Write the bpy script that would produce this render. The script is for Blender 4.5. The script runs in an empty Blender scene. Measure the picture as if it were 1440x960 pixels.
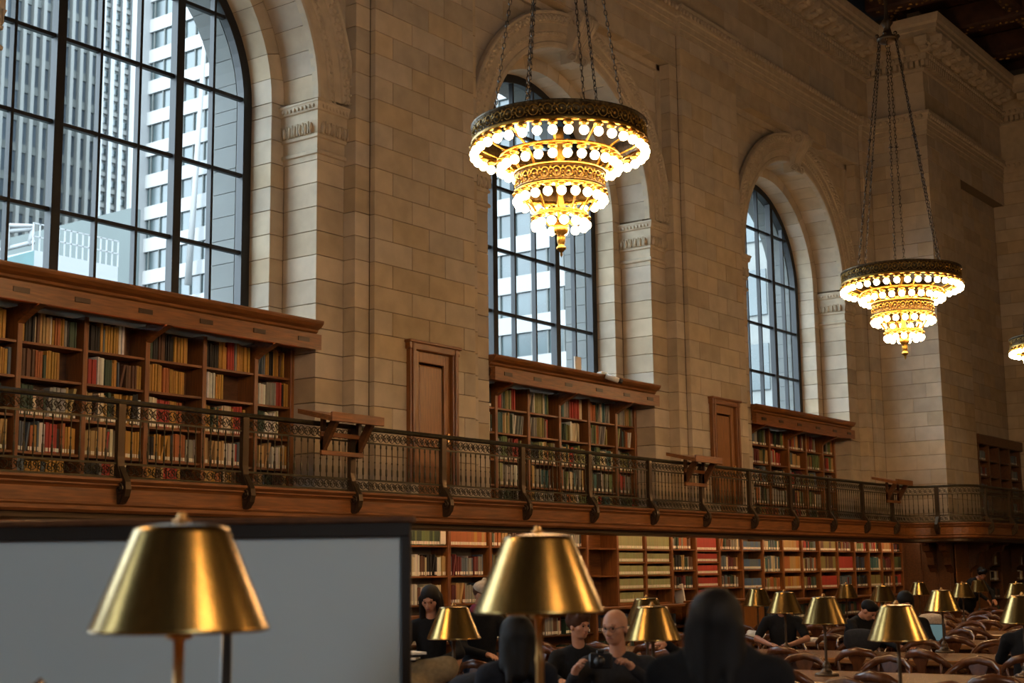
import bpy, bmesh, math, random
import numpy as np
from mathutils import Vector, Matrix
R = math.radians
PI = math.pi
rnd = random.Random(7)
scn = bpy.context.scene
COL = scn.collection

# ------------------------------------------------------------------ camera
CAM_H = 1.7
YAW, PITCH, ROLL, FPX = R(36.17449), R(9.14041), R(-0.68732), 2033.78
_f = Vector((math.cos(YAW)*math.cos(PITCH), math.sin(YAW)*math.cos(PITCH), math.sin(PITCH)))
_r = Vector((math.sin(YAW), -math.cos(YAW), 0)); _u = _r.cross(_f)
_c, _s = math.cos(ROLL), math.sin(ROLL)
CX = _c*_r + _s*_u; CY = -_s*_r + _c*_u
cam_d = bpy.data.cameras.new('camera'); cam = bpy.data.objects.new('camera', cam_d); COL.objects.link(cam)
Mx = Matrix((CX, CY, -_f)).transposed().to_4x4(); Mx.translation = (0, 0, CAM_H)
cam.matrix_world = Mx
cam_d.sensor_width = 36; cam_d.lens = FPX/1440*36; cam_d.clip_start = .05; cam_d.clip_end = 600
cam_d.dof.use_dof = True; cam_d.dof.focus_distance = 21; cam_d.dof.aperture_fstop = 2.4
scn.camera = cam
def pix(u, v, z=None, Y=None, X=None, d=None):
    "point seen at pixel u,v on a given plane (used only to place things at their true spots)"
    ray = CX*((u-720)/FPX) + CY*((480-v)/FPX) + _f
    if z is not None: t = (z-CAM_H)/ray.z
    elif Y is not None: t = Y/ray.y
    elif X is not None: t = X/ray.x
    else: t = d
    return Vector((0, 0, CAM_H)) + ray*t

# ------------------------------------------------------------------ world, sun, exposure
W = bpy.data.worlds.new('sky'); scn.world = W; W.use_nodes = True
bg = W.node_tree.nodes['Background']; bg.inputs[0].default_value = (.72, .86, 1, 1); bg.inputs[1].default_value = 10.0
sun_d = bpy.data.lights.new('sun', 'SUN'); sun_d.energy = 4.4; sun_d.angle = R(1); sun_d.color = (1, .97, .92)
sun = bpy.data.objects.new('sun', sun_d); COL.objects.link(sun)
sun.rotation_euler = Vector((1, .05, -.8)).to_track_quat('-Z', 'Y').to_euler()
scn.view_settings.view_transform = 'Standard'; scn.view_settings.look = 'None'
scn.view_settings.gamma = 1; scn.view_settings.exposure = 0.12
BULB_E = 62.0

# ------------------------------------------------------------------ materials
def mat(name, col, rough=.6, metal=0., var=0., scale=4., col2=None, bump=0., objvar=0., objcol=False, attr=False,
        emit=None, es=0., stretch=(1, 1, 1), spec=.5, alpha_mix=None, aniso=0.):
    m = bpy.data.materials.new(name); m.use_nodes = True; nt = m.node_tree; N = nt.nodes; L = nt.links
    b = N['Principled BSDF']
    b.inputs['Roughness'].default_value = rough; b.inputs['Metallic'].default_value = metal
    b.inputs['Specular IOR Level'].default_value = spec
    if aniso: b.inputs['Anisotropic'].default_value = aniso
    base = None
    if objcol:
        oi = N.new('ShaderNodeObjectInfo'); base = oi.outputs['Color']
    elif attr:
        a = N.new('ShaderNodeAttribute'); a.attribute_name = 'col'; base = a.outputs['Color']
    if var or bump:
        tc = N.new('ShaderNodeTexCoord'); mp = N.new('ShaderNodeMapping'); mp.inputs['Scale'].default_value = stretch
        gm = N.new('ShaderNodeNewGeometry')
        L.new(gm.outputs['Position'], mp.inputs['Vector'])
        nz = N.new('ShaderNodeTexNoise'); nz.inputs['Scale'].default_value = scale; nz.inputs['Detail'].default_value = 6
        L.new(mp.outputs[0], nz.inputs['Vector'])
    if var:
        mx = N.new('ShaderNodeMix'); mx.data_type = 'RGBA'
        c2 = col2 or tuple(max(0, c*(1-var)) for c in col)
        mr = N.new('ShaderNodeMapRange'); mr.inputs[1].default_value = .35; mr.inputs[2].default_value = .65
        L.new(nz.outputs[0], mr.inputs[0]); L.new(mr.outputs[0], mx.inputs[0])
        if base: L.new(base, mx.inputs[6]); mx.inputs[0].default_value = 0
        else: mx.inputs[6].default_value = (*col, 1)
        mx.inputs[7].default_value = (*c2, 1)
        if base:
            ml = N.new('ShaderNodeMath'); ml.operation = 'MULTIPLY'; ml.inputs[1].default_value = var
            L.new(mr.outputs[0], ml.inputs[0]); L.new(ml.outputs[0], mx.inputs[0]); mx.inputs[7].default_value = (.02, .015, .01, 1)
        base = mx.outputs[2]
    if objvar:
        oi = N.new('ShaderNodeObjectInfo'); hs = N.new('ShaderNodeHueSaturation')
        mr2 = N.new('ShaderNodeMapRange'); mr2.inputs[3].default_value = 1-objvar; mr2.inputs[4].default_value = 1+objvar
        L.new(oi.outputs['Random'], mr2.inputs[0]); L.new(mr2.outputs[0], hs.inputs['Value'])
        mt = N.new('ShaderNodeMath'); mt.operation = 'FRACT'; mu = N.new('ShaderNodeMath'); mu.operation = 'MULTIPLY'; mu.inputs[1].default_value = 7.31
        L.new(oi.outputs['Random'], mu.inputs[0]); L.new(mu.outputs[0], mt.inputs[0])
        mr3 = N.new('ShaderNodeMapRange'); mr3.inputs[3].default_value = 1-objvar*1.6; mr3.inputs[4].default_value = 1+objvar*1.2
        L.new(mt.outputs[0], mr3.inputs[0]); L.new(mr3.outputs[0], hs.inputs['Saturation'])
        if base: L.new(base, hs.inputs['Color'])
        else: hs.inputs['Color'].default_value = (*col, 1)
        base = hs.outputs[0]
    if base: L.new(base, b.inputs['Base Color'])
    else: b.inputs['Base Color'].default_value = (*col, 1)
    if bump:
        bp = N.new('ShaderNodeBump'); bp.inputs['Strength'].default_value = bump; bp.inputs['Distance'].default_value = .01
        L.new(nz.outputs[0], bp.inputs['Height']); L.new(bp.outputs[0], b.inputs['Normal'])
    if emit:
        b.inputs['Emission Color'].default_value = (*emit, 1); b.inputs['Emission Strength'].default_value = es
    if alpha_mix is not None:
        t = N.new('ShaderNodeBsdfTransparent'); t.inputs[0].default_value = (.92, .97, .96, 1)
        g = N.new('ShaderNodeBsdfGlossy'); g.inputs['Roughness'].default_value = .03
        ms = N.new('ShaderNodeMixShader'); ms.inputs[0].default_value = alpha_mix
        L.new(t.outputs[0], ms.inputs[1]); L.new(g.outputs[0], ms.inputs[2]); L.new(ms.outputs[0], N['Material Output'].inputs[0])
    return m
M = {}
M['stone'] = mat('limestone', (.49, .395, .275), .75, var=.16, scale=3.2, bump=.15, objvar=.13)
M['stone_plain'] = mat('limestone_carved', (.49, .40, .28), .75, var=.15, scale=5, bump=.1)
M['mortar'] = mat('mortar', (.17, .125, .08), .9)
M['ext_stone'] = mat('exterior_stone', (.115, .12, .115), .8, var=.1, scale=2, objvar=.05)
M['wood'] = mat('oak', (.24, .085, .02), .4, var=.45, scale=5, stretch=(.6, 3, 8))
M['wood_v'] = mat('oak_upright', (.24, .085, .02), .4, var=.4, scale=5, stretch=(8, 8, .6))
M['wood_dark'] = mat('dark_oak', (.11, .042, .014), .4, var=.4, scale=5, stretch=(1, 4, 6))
M['door'] = mat('door_oak', (.30, .115, .025), .4, var=.35, scale=5, stretch=(9, 9, .6))
M['table'] = mat('table_oak', (.25, .105, .03), .25, var=.35, scale=4, stretch=(6, .6, 6))
M['chair'] = mat('chair_oak', (.115, .038, .012), .27, var=.4, scale=7, stretch=(3, 3, 1))
M['bronze'] = mat('bronze', (.075, .06, .032), .45, metal=.75, var=.4, scale=14)
M['iron'] = mat('black_iron', (.006, .006, .007), .55)
M['iron_chain'] = mat('dark_chain', (.045, .035, .025), .45, metal=.6)
M['brass'] = mat('brushed_brass', (.34, .225, .078), .22, metal=1., var=.18, scale=6, stretch=(10, 10, .6), aniso=.5)
M['brass_stem'] = mat('brass_stem', (.55, .30, .10), .3, metal=1.)
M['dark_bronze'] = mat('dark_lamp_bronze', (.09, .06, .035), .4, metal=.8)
M['gilt'] = mat('gilt_bronze', (.50, .29, .06), .38, metal=1., var=.35, scale=25, bump=.4)
M['filigree'] = mat('pierced_bronze', (.13, .085, .035), .45, metal=.9, var=.7, scale=30, bump=.8)
M['bulb'] = mat('lit_globe', (1, .9, .7), .4, emit=(1, .62, .29), es=BULB_E)
M['glass'] = mat('window_glass', (1, 1, 1), alpha_mix=.05)
M['ceiling'] = mat('ceiling_wood', (.07, .028, .014), .6, var=.5, scale=3)
M['gold_carving'] = mat('ceiling_gilding', (.40, .22, .06), .5, metal=.4, var=.7, scale=9)
M['floor'] = mat('floor_tile', (.12, .055, .03), .35, var=.3, scale=1.5)
M['plaster'] = mat('far_wall', (.26, .20, .13), .8, var=.1, scale=1)
M['strip'] = mat('warm_light_strip', (1, .8, .6), .5, emit=(1, .62, .33), es=22.)
M['strip_low'] = mat('warm_light_strip_low', (1, .8, .6), .5, emit=(1, .60, .30), es=12.)
M['book'] = mat('book_cloth', (1, 1, 1), .65, objcol=True, var=.12, scale=20)
M['book_many'] = mat('book_cloth_many', (1, 1, 1), .65, attr=True)
M['paper'] = mat('paper', (.72, .66, .55), .8)
M['label'] = mat('spine_label', (.80, .74, .62), .7)
M['board'] = mat('grey_screen', (.44, .53, .56), .5, var=.06, scale=.6)
M['frame_black'] = mat('black_frame', (.012, .010, .009), .45)
M['plate'] = mat('dark_plate', (.05, .025, .012), .4, metal=.3)
M['white_plastic'] = mat('white_plastic', (.75, .73, .70), .4)
M['black_plastic'] = mat('black_plastic', (.01, .01, .011), .35)
M['teal_screen'] = mat('laptop_screen', (.05, .12, .14), .3, emit=(.30, .48, .50), es=.22)
M['skin'] = mat('skin', (.44, .20, .11), .5, var=.12, scale=25)
M['lips'] = mat('lips', (.38, .12, .09), .5)
M['eye'] = mat('eye', (.02, .015, .012), .2)
M['eye_white'] = mat('eye_white', (.6, .55, .5), .3)
for n, c in (('hair_black', (.004, .0032, .003)), ('hair_brown', (.07, .028, .013)), ('hair_dark', (.010, .006, .004))):
    M[n] = mat(n, c, .6, var=.3, scale=40, stretch=(6, 6, 1), bump=.3, spec=.2)
for n, c in (('cloth_black', (.010, .010, .011)), ('cloth_grey', (.022, .022, .024)), ('cloth_navy', (.012, .014, .020)),
             ('cloth_pink', (.22, .035, .06)), ('cloth_tan', (.30, .22, .13)), ('denim', (.03, .04, .06)), ('cloth_cream', (.45, .38, .3)), ('fur', (.26, .19, .10))):
    M[n] = mat(n, c, .9, var=.25, scale=30, bump=.3, spec=.15)

# ------------------------------------------------------------------ mesh helpers
class MB:
    def __init__(s): s.v = []; s.f = []; s.m = []; s.c = []; s.smooth = []
    def add(s, vs, fs, mi=0, col=None, smooth=False):
        o = len(s.v); s.v += [tuple(p) for p in vs]
        for f in fs: s.f.append([i+o for i in f]); s.m.append(mi); s.c.append(col); s.smooth.append(smooth)
        return s
    def box(s, x0, x1, y0, y1, z0, z1, mi=0, col=None, b=0.):
        if b > 0:
            vs = []; 
            # chamfered box: 24 verts
            for (ax) in range(3):
                for sx in (0, 1):
                    for sy in (0, 1):
                        for sz in (0, 1):
                            p = [(x0, x1)[sx], (y0, y1)[sy], (z0, z1)[sz]]; sg = [(1, -1)[sx], (1, -1)[sy], (1, -1)[sz]]
                            for k in range(3):
                                if k != ax: p[k] += sg[k]*b
                            vs.append(p)
            def I(ax, a, c, d): return ax*8+a*4+c*2+d
            fs = []
            for a in (0, 1):
                fs.append([I(0, a, 0, 0), I(0, a, 1, 0), I(0, a, 1, 1), I(0, a, 0, 1)][::(-1 if a == 0 else 1)])
                fs.append([I(1, 0, a, 0), I(1, 0, a, 1), I(1, 1, a, 1), I(1, 1, a, 0)][::(-1 if a == 0 else 1)])
                fs.append([I(2, 0, 0, a), I(2, 1, 0, a), I(2, 1, 1, a), I(2, 0, 1, a)][::(-1 if a == 0 else 1)])
            for a in (0, 1):
                for c in (0, 1):
                    fs.append([I(0, a, c, 0), I(0, a, c, 1), I(1, a, c, 1), I(1, a, c, 0)])
                    fs.append([I(0, a, 0, c), I(0, a, 1, c), I(2, a, 1, c), I(2, a, 0, c)])
                    fs.append([I(1, 0, a, c), I(1, 1, a, c), I(2, 1, a, c), I(2, 0, a, c)])
            for a in (0, 1):
                for c in (0, 1):
                    for d in (0, 1): fs.append([I(0, a, c, d), I(1, a, c, d), I(2, a, c, d)])
            return s.add(vs, fs, mi, col)
        vs = [(x, y, z) for x in (x0, x1) for y in (y0, y1) for z in (z0, z1)]
        fs = [(0, 1, 3, 2), (4, 6, 7, 5), (0, 4, 5, 1), (2, 3, 7, 6), (0, 2, 6, 4), (1, 5, 7, 3)]
        return s.add(vs, fs, mi, col)
    def rbox(s, c, h, rot=0, tilt=0, mi=0, col=None):
        "box, centre c, half sizes h, rotated about z (rot) after tilt about x"
        Mr = Matrix.Rotation(rot, 3, 'Z') @ Matrix.Rotation(tilt, 3, 'X')
        vs = [Vector(c)+Mr @ Vector((sx*h[0], sy*h[1], sz*h[2])) for sx in (-1, 1) for sy in (-1, 1) for sz in (-1, 1)]
        return s.add(vs, [(0, 1, 3, 2), (4, 6, 7, 5), (0, 4, 5, 1), (2, 3, 7, 6), (0, 2, 6, 4), (1, 5, 7, 3)], mi, col)
    def prism(s, pts, ax, a, b, mi=0, smooth=False, cap=True):
        "2D polygon pts extruded along axis ax ('x': pts=(y,z), 'y': pts=(x,z), 'z': pts=(x,y))"
        def P(p, t): return {'x': (t, p[0], p[1]), 'y': (p[0], t, p[1]), 'z': (p[0], p[1], t)}[ax]
        n = len(pts); vs = [P(p, a) for p in pts]+[P(p, b) for p in pts]
        fs = [(i, (i+1) % n, n+(i+1) % n, n+i) for i in range(n)]
        if cap: fs += [tuple(range(n))[::-1], tuple(range(n, 2*n))]
        return s.add(vs, fs, mi, smooth=smooth)
    def lathe(s, prof, n=16, c=(0, 0, 0), mi=0, smooth=True, a0=0, a1=2*PI, cap=False):
        full = abs(a1-a0-2*PI) < 1e-6; k = n if full else n+1
        vs = [(c[0]+r*math.cos(a0+(a1-a0)*j/n), c[1]+r*math.sin(a0+(a1-a0)*j/n), c[2]+z) for (r, z) in prof for j in range(k)]
        fs = []
        for i in range(len(prof)-1):
            for j in range(n):
                j2 = (j+1) % k if full else j+1
                fs.append((i*k+j, i*k+j2, (i+1)*k+j2, (i+1)*k+j))
        if cap and full:
            fs.append(tuple(range(k))[::-1]); fs.append(tuple(range((len(prof)-1)*k, len(prof)*k)))
        return s.add(vs, fs, mi, smooth=smooth)
    def tube(s, pts, r, n=8, mi=0, closed=False, cap=True, flat=None):
        pts = [Vector(p) for p in pts]; m = len(pts); vs = []
        up = Vector((0, 0, 1))
        for i, p in enumerate(pts):
            t = (pts[(i+1) % m]-pts[i-1]) if closed else (pts[min(i+1, m-1)]-pts[max(i-1, 0)])
            t.normalize(); a = t.cross(up)
            if a.length < 1e-3: a = t.cross(Vector((1, 0, 0)))
            a.normalize(); b = a.cross(t)
            rr = r[i] if isinstance(r, (list, tuple)) else r
            fa, fb = flat if flat else (1, 1)
            for j in range(n):
                an = 2*PI*j/n; vs.append(p+a*(rr*fa*math.cos(an))+b*(rr*fb*math.sin(an)))
        fs = []
        for i in range(m if closed else m-1):
            i2 = (i+1) % m
            for j in range(n): fs.append((i*n+j, i*n+(j+1) % n, i2*n+(j+1) % n, i2*n+j))
        if cap and not closed: fs += [tuple(range(n))[::-1], tuple(range((m-1)*n, m*n))]
        return s.add(vs, fs, mi, smooth=True)
    def ball(s, c, r, n=10, m=7, mi=0):
        rx, ry, rz = (r, r, r) if not isinstance(r, (tuple, list)) else r
        vs = [(c[0], c[1], c[2]-rz)]
        for i in range(1, m):
            th = -PI/2+PI*i/m
            for j in range(n): vs.append((c[0]+rx*math.cos(th)*math.cos(2*PI*j/n), c[1]+ry*math.cos(th)*math.sin(2*PI*j/n), c[2]+rz*math.sin(th)))
        vs.append((c[0], c[1], c[2]+rz)); fs = []
        for j in range(n):
            fs.append((0, 1+(j+1) % n, 1+j)); fs.append((len(vs)-1, 1+(m-2)*n+j, 1+(m-2)*n+(j+1) % n))
            for i in range(m-2): fs.append((1+i*n+j, 1+i*n+(j+1) % n, 1+(i+1)*n+(j+1) % n, 1+(i+1)*n+j))
        return s.add(vs, fs, mi, smooth=True)
    def mesh(s, name, mats):
        me = bpy.data.meshes.new(name); me.from_pydata(s.v, [], s.f)
        for m in (mats if isinstance(mats, (list, tuple)) else [mats]): me.materials.append(m)
        me.polygons.foreach_set('material_index', s.m); me.polygons.foreach_set('use_smooth', s.smooth)
        if any(c is not None for c in s.c):
            at = me.color_attributes.new('col', 'FLOAT_COLOR', 'CORNER'); arr = []
            for f, c in zip(s.f, s.c): arr += [*(c or (1, 1, 1)), 1]*len(f)
            at.data.foreach_set('color', arr)
        me.validate(); me.update(); return me
    def build(s, name, mats, parent=None, loc=None, kind=None):
        "links ONE object; verts are in world space unless parent given (then relative shift to parent's location)"
        off = Vector(parent.get('_o', (0, 0, 0))) if parent else Vector(loc or (0, 0, 0))
        if off.length > 0: s.v = [(p[0]-off[0], p[1]-off[1], p[2]-off[2]) for p in s.v]
        o = bpy.data.objects.new(name, s.mesh(name, mats)); COL.objects.link(o)
        if parent: o.parent = parent; o['_o'] = tuple(off)
        elif loc: o.location = loc
        if not parent: o['_o'] = tuple(off)
        if kind: o['kind'] = kind
        return o
def empty(name, loc=(0, 0, 0), rz=0, label=None, cat=None, group=None, kind=None, local=False):
    o = bpy.data.objects.new(name, None); COL.objects.link(o); o.location = loc; o.rotation_euler = (0, 0, rz); o.empty_display_size = .1
    o['_o'] = (0, 0, 0) if local else tuple(loc)
    return tag(o, label, cat, group, kind)
def tag(o, label=None, cat=None, group=None, kind=None):
    if label: o['label'] = label
    if cat: o['category'] = cat
    if group: o['group'] = group
    if kind: o['kind'] = kind
    return o
kids = {}
def dup(o, parent=None, loc=None, rz=None, label=None, group=None):
    c = o.copy(); COL.objects.link(c); c.parent = parent
    if loc is not None: c.location = loc
    if rz is not None: c.rotation_euler = (0, 0, rz)
    if label: c['label'] = label
    if group: c['group'] = group
    for ch in childmap(o): dup(ch, c)
    return c
def childmap(o):
    return [x for x in o.children]
_stone = {}
def stone(x0, x1, y0, y1, z0, z1, parent, m='stone', name='stone', b=.006):
    g = .0045
    d = (round(x1-x0-2*g if x1-x0 > .05 else x1-x0, 3), round(y1-y0, 3), round(z1-z0-2*g, 3), m)
    if d not in _stone:
        _stone[d] = MB().box(-d[0]/2, d[0]/2, -d[1]/2, d[1]/2, -d[2]/2, d[2]/2, b=b).mesh(name, M[m])
    o = bpy.data.objects.new(name, _stone[d]); COL.objects.link(o); o.parent = parent
    off = parent['_o']; o.location = ((x0+x1)/2-off[0], (y0+y1)/2-off[1], (z0+z1)/2-off[2]); return o

# ------------------------------------------------------------------ constants of the hall (metres, camera at x=y=0)
YP = 14.0; YS = 14.10; YF = 14.32; YR = 15.02; YG = 15.5          # pier, step, pilaster, inner rebate, glazing
WC = [12.16, 21.60, 31.04]; PER = 9.44
ZC = 8.66; R1 = 2.66; R2 = 2.41; RO = 3.34; HW3 = 3.24; HW4 = 3.56
CH = .359; ZJ = 7.016
ZG = 2.80                                                          # gallery floor
def courses(z0, z1):
    k0 = math.ceil((z0-ZJ)/CH+1e-6); zs = [z0]
    while ZJ+k0*CH < z1-.04:
        if ZJ+k0*CH > z0+.04: zs.append(ZJ+k0*CH)
        k0 += 1
    return list(zip(zs, zs[1:]+[z1]))
def kidx(z): return math.floor((z-ZJ)/CH+.02)

# ---- solid backing of the window wall -------------------------------------
def arch_path(w, zc, z0, n=28):
    return [(-w, z0)]+[(-w*math.cos(PI*i/n), zc+w*math.sin(PI*i/n)) for i in range(n+1)]+[(w, z0)]
def plate(mb, xc, w, zc, z0, x0, x1, yf, yb, ztop, mi=0):
    P = arch_path(w, zc, z0); n = len(P)
    for (a, b) in zip(P[1:-1], P[2:-1]):
        mb.add([(xc+a[0], yf, a[1]), (xc+b[0], yf, b[1]), (xc+b[0], yf, ztop), (xc+a[0], yf, ztop)], [(0, 1, 2, 3)], mi)
    for (xa, xb) in ((x0, xc-w), (xc+w, x1)):
        mb.add([(xa, yf, z0), (xb, yf, z0), (xb, yf, ztop), (xa, yf, ztop)], [(0, 1, 2, 3)], mi)
    for (a, b) in zip(P, P[1:]):
        mb.add([(xc+a[0], yf, a[1]), (xc+b[0], yf, b[1]), (xc+b[0], yb, b[1]), (xc+a[0], yb, a[1])], [(0, 1, 2, 3)], mi, smooth=False)
wall = MB()
e = .02
for k, xc in enumerate([WC[0]-PER*2, WC[0]-PER]+WC):
    x0, x1 = xc-PER/2, xc+PER/2
    plate(wall, xc, R2+e, ZC, 0, x0, x1, YR+e, YG+.1, 16)
    plate(wall, xc, R1+e, ZC, 0, x0, x1, YF+.17, YR+e, 16)
    # flat reveals of frame and pier steps
    for sgn in (-1, 1):
        xa, xb = sorted((xc+sgn*(HW3+e), xc+sgn*PER/2)); wall.box(xa, xb, YS+e, YF+.1, 0, 16)
        xa, xb = sorted((xc+sgn*(HW4+e), xc+sgn*PER/2)); wall.box(xa, xb, YP+e, YS+.1, 0, 16)
    wall.box(x0, x1, YS+e, YF+.1, 12.0+e, 16)
wb = wall.build('wall_back', M['mortar']); wb['kind'] = 'structure'
ext = MB()
for k, xc in enumerate([WC[0]-PER*2, WC[0]-PER]+WC):
    plate(ext, xc, 2.30, ZC, 0, xc-PER/2, xc+PER/2, YG+.12, 16.12, 17, 0)
    P_ = arch_path(2.30, ZC, 0)
    ext.add([(xc-PER/2, 16.12, 0), (xc-2.3, 16.12, 0), (xc-2.3, 16.12, 17), (xc-PER/2, 16.12, 17)], [(0, 1, 2, 3)])
    ext.add([(xc+PER/2, 16.12, 0), (xc+2.3, 16.12, 0), (xc+2.3, 16.12, 17), (xc+PER/2, 16.12, 17)], [(0, 1, 2, 3)])
ext.build('wall_exterior', M['ext_stone'])['kind'] = 'structure'

# ---- piers between the windows, ashlar ------------------------------------
def pier(name, x0, x1, joints, zt, door=None, kind='structure'):
    p = empty(name, (0.5*(x0+x1), YP, 0), kind=kind)
    for z0, z1 in courses(ZG, 12.69):
        js = joints[(kidx(z0+.1)+1) % 2]
        xs = [x0]+[j for j in js if x0+.15 < j < x1-.15]+[x1]
        for a, b in zip(xs, xs[1:]):
            segs = [(a, b)]
            if door and z0 < door[2]:
                segs = [(s, t) for s, t in ((a, min(b, door[0]+.02)), (max(a, door[1]-.02), b)) if t-s > .05]
            for s, t in segs: stone(s, t, YP, YP+.10, z0, z1, p)
    return p
PR = [WC[0]+HW4, WC[1]-HW4+.02]
J0 = ([16.134, 16.998, 17.863], [16.591, 17.393])
for k in range(2):
    dx = PER*k
    d = (16.45+dx, 17.60+dx, 5.205)
    pier('wall_pier', WC[0]+HW4+dx, WC[1]-HW4+dx+.12, ([j+dx for j in J0[0]], [j+dx for j in J0[1]]), 12.69, d)
# end pier sliver right of the third window
pier('wall_pier', WC[2]+HW4, 35.1, ([], []), 12.69)

# ---- window bay surrounds --------------------------------------------------
def ring(mb, xc, zc, prof, n=40, a0=0., a1=PI, mi=0):
    "profile of (r, y) swept round the arch"
    vs = []; m = len(prof)
    for i in range(n+1):
        a = a0+(a1-a0)*i/n
        for (r, y) in prof: vs.append((xc-r*math.cos(a), y, zc+r*math.sin(a)))
    fs = [(i*m+j, i*m+j+1, (i+1)*m+j+1, (i+1)*m+j) for i in range(n) for j in range(m-1)]
    mb.add(vs, fs, mi, smooth=False)
def vouss(xc, zc, ra, rb, y0, y1, n, parent, name='voussoir', gap=.0045, m='stone'):
    for i in range(n):
        a0 = PI*i/n; a1 = PI*(i+1)/n; ga = gap/ra
        pts = []
        for (r, aa) in ((ra, (a0+ga, (a0+a1)/2, a1-ga)), (rb, (a1-ga, (a0+a1)/2, a0+ga))):
            for a in aa: pts.append((xc-r*math.cos(a), zc+r*math.sin(a)))
        MB().prism(pts, 'y', y0, y1).build(name, M[m], parent)
def capital(xc, s, parent):
    "carved impost on the pilaster; s=+1 right side of the window, -1 left"
    xa, xb = xc+s*R1, xc+s*HW3
    x0, x1 = min(xa, xb), max(xa, xb)
    def lev(mb, prof):
        for (d0, z0), (d1, z1) in zip(prof, prof[1:]):
            r0 = (x0-d0, x1+d0*.8, YF-d0, YR); r1 = (x0-d1, x1+d1*.8, YF-d1, YR)
            v = [(r0[0], r0[3], z0), (r0[0], r0[2], z0), (r0[1], r0[2], z0), (r0[1], r0[3], z0),
                 (r1[0], r1[3], z1), (r1[0], r1[2], z1), (r1[1], r1[2], z1), (r1[1], r1[3], z1)]
            mb.add(v, [(0, 1, 5, 4), (1, 2, 6, 5), (2, 3, 7, 6)])
        d, z = prof[-1]; mb.add([(x0-d, YR, z), (x0-d, YF-d, z), (x1+d*.8, YF-d, z), (x1+d*.8, YR, z)], [(0, 1, 2, 3)])
        d, z = prof[0]; mb.add([(x0-d, YR, z), (x0-d, YF-d, z), (x1+d*.8, YF-d, z), (x1+d*.8, YR, z)], [(3, 2, 1, 0)])
    c = MB(); lev(c, [(0, 7.72), (0, 7.80), (.035, 7.81), (.04, 7.85), (.015, 7.88), (.0, 7.89), (0, 8.05), (.03, 8.06), (.035, 8.10), (.01, 8.12),
                      (.02, 8.14), (.035, 8.22), (.06, 8.30), (.045, 8.31), (.045, 8.45), (.075, 8.46), (.10, 8.56), (.11, 8.57), (.11, 8.60)])
    cap = c.build('capital', M['stone_plain'], parent)
    lv = MB(); xi = x0 if s > 0 else x1; si = -s
    for i in range(6):                       # tongue leaves on the reveal side
        y = YF+.03+(YR-YF-.05)*(i+.5)/6
        lv.ball((xi+si*.045, y, 8.20), (.055, .036, .09), 6, 4)
        lv.box(xi+si*.06-.008, xi+si*.06+.008, y+.045, y+.06, 8.12, 8.30)
    for i in range(5):
        x = x0+(x1-x0)*(i+.5)/5
        lv.ball((x, YF-.045, 8.20), (.038, .055, .09), 6, 4)
        lv.box(x+.045, x+.06, YF-.075, YF-.055, 8.12, 8.30)
    for i in range(9):
        y = YF-.04+(YR-YF)*(i+.5)/9; lv.ball((xi+si*.092, y, 8.51), (.018, .024, .035), 6, 4)
    for i in range(8):
        x = x0+(x1-x0)*(i+.5)/8; lv.ball((x, YF-.092, 8.51), (.026, .018, .035), 6, 4)
    lv.build('carved_leaf_band', M['stone_plain'], parent)
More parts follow.
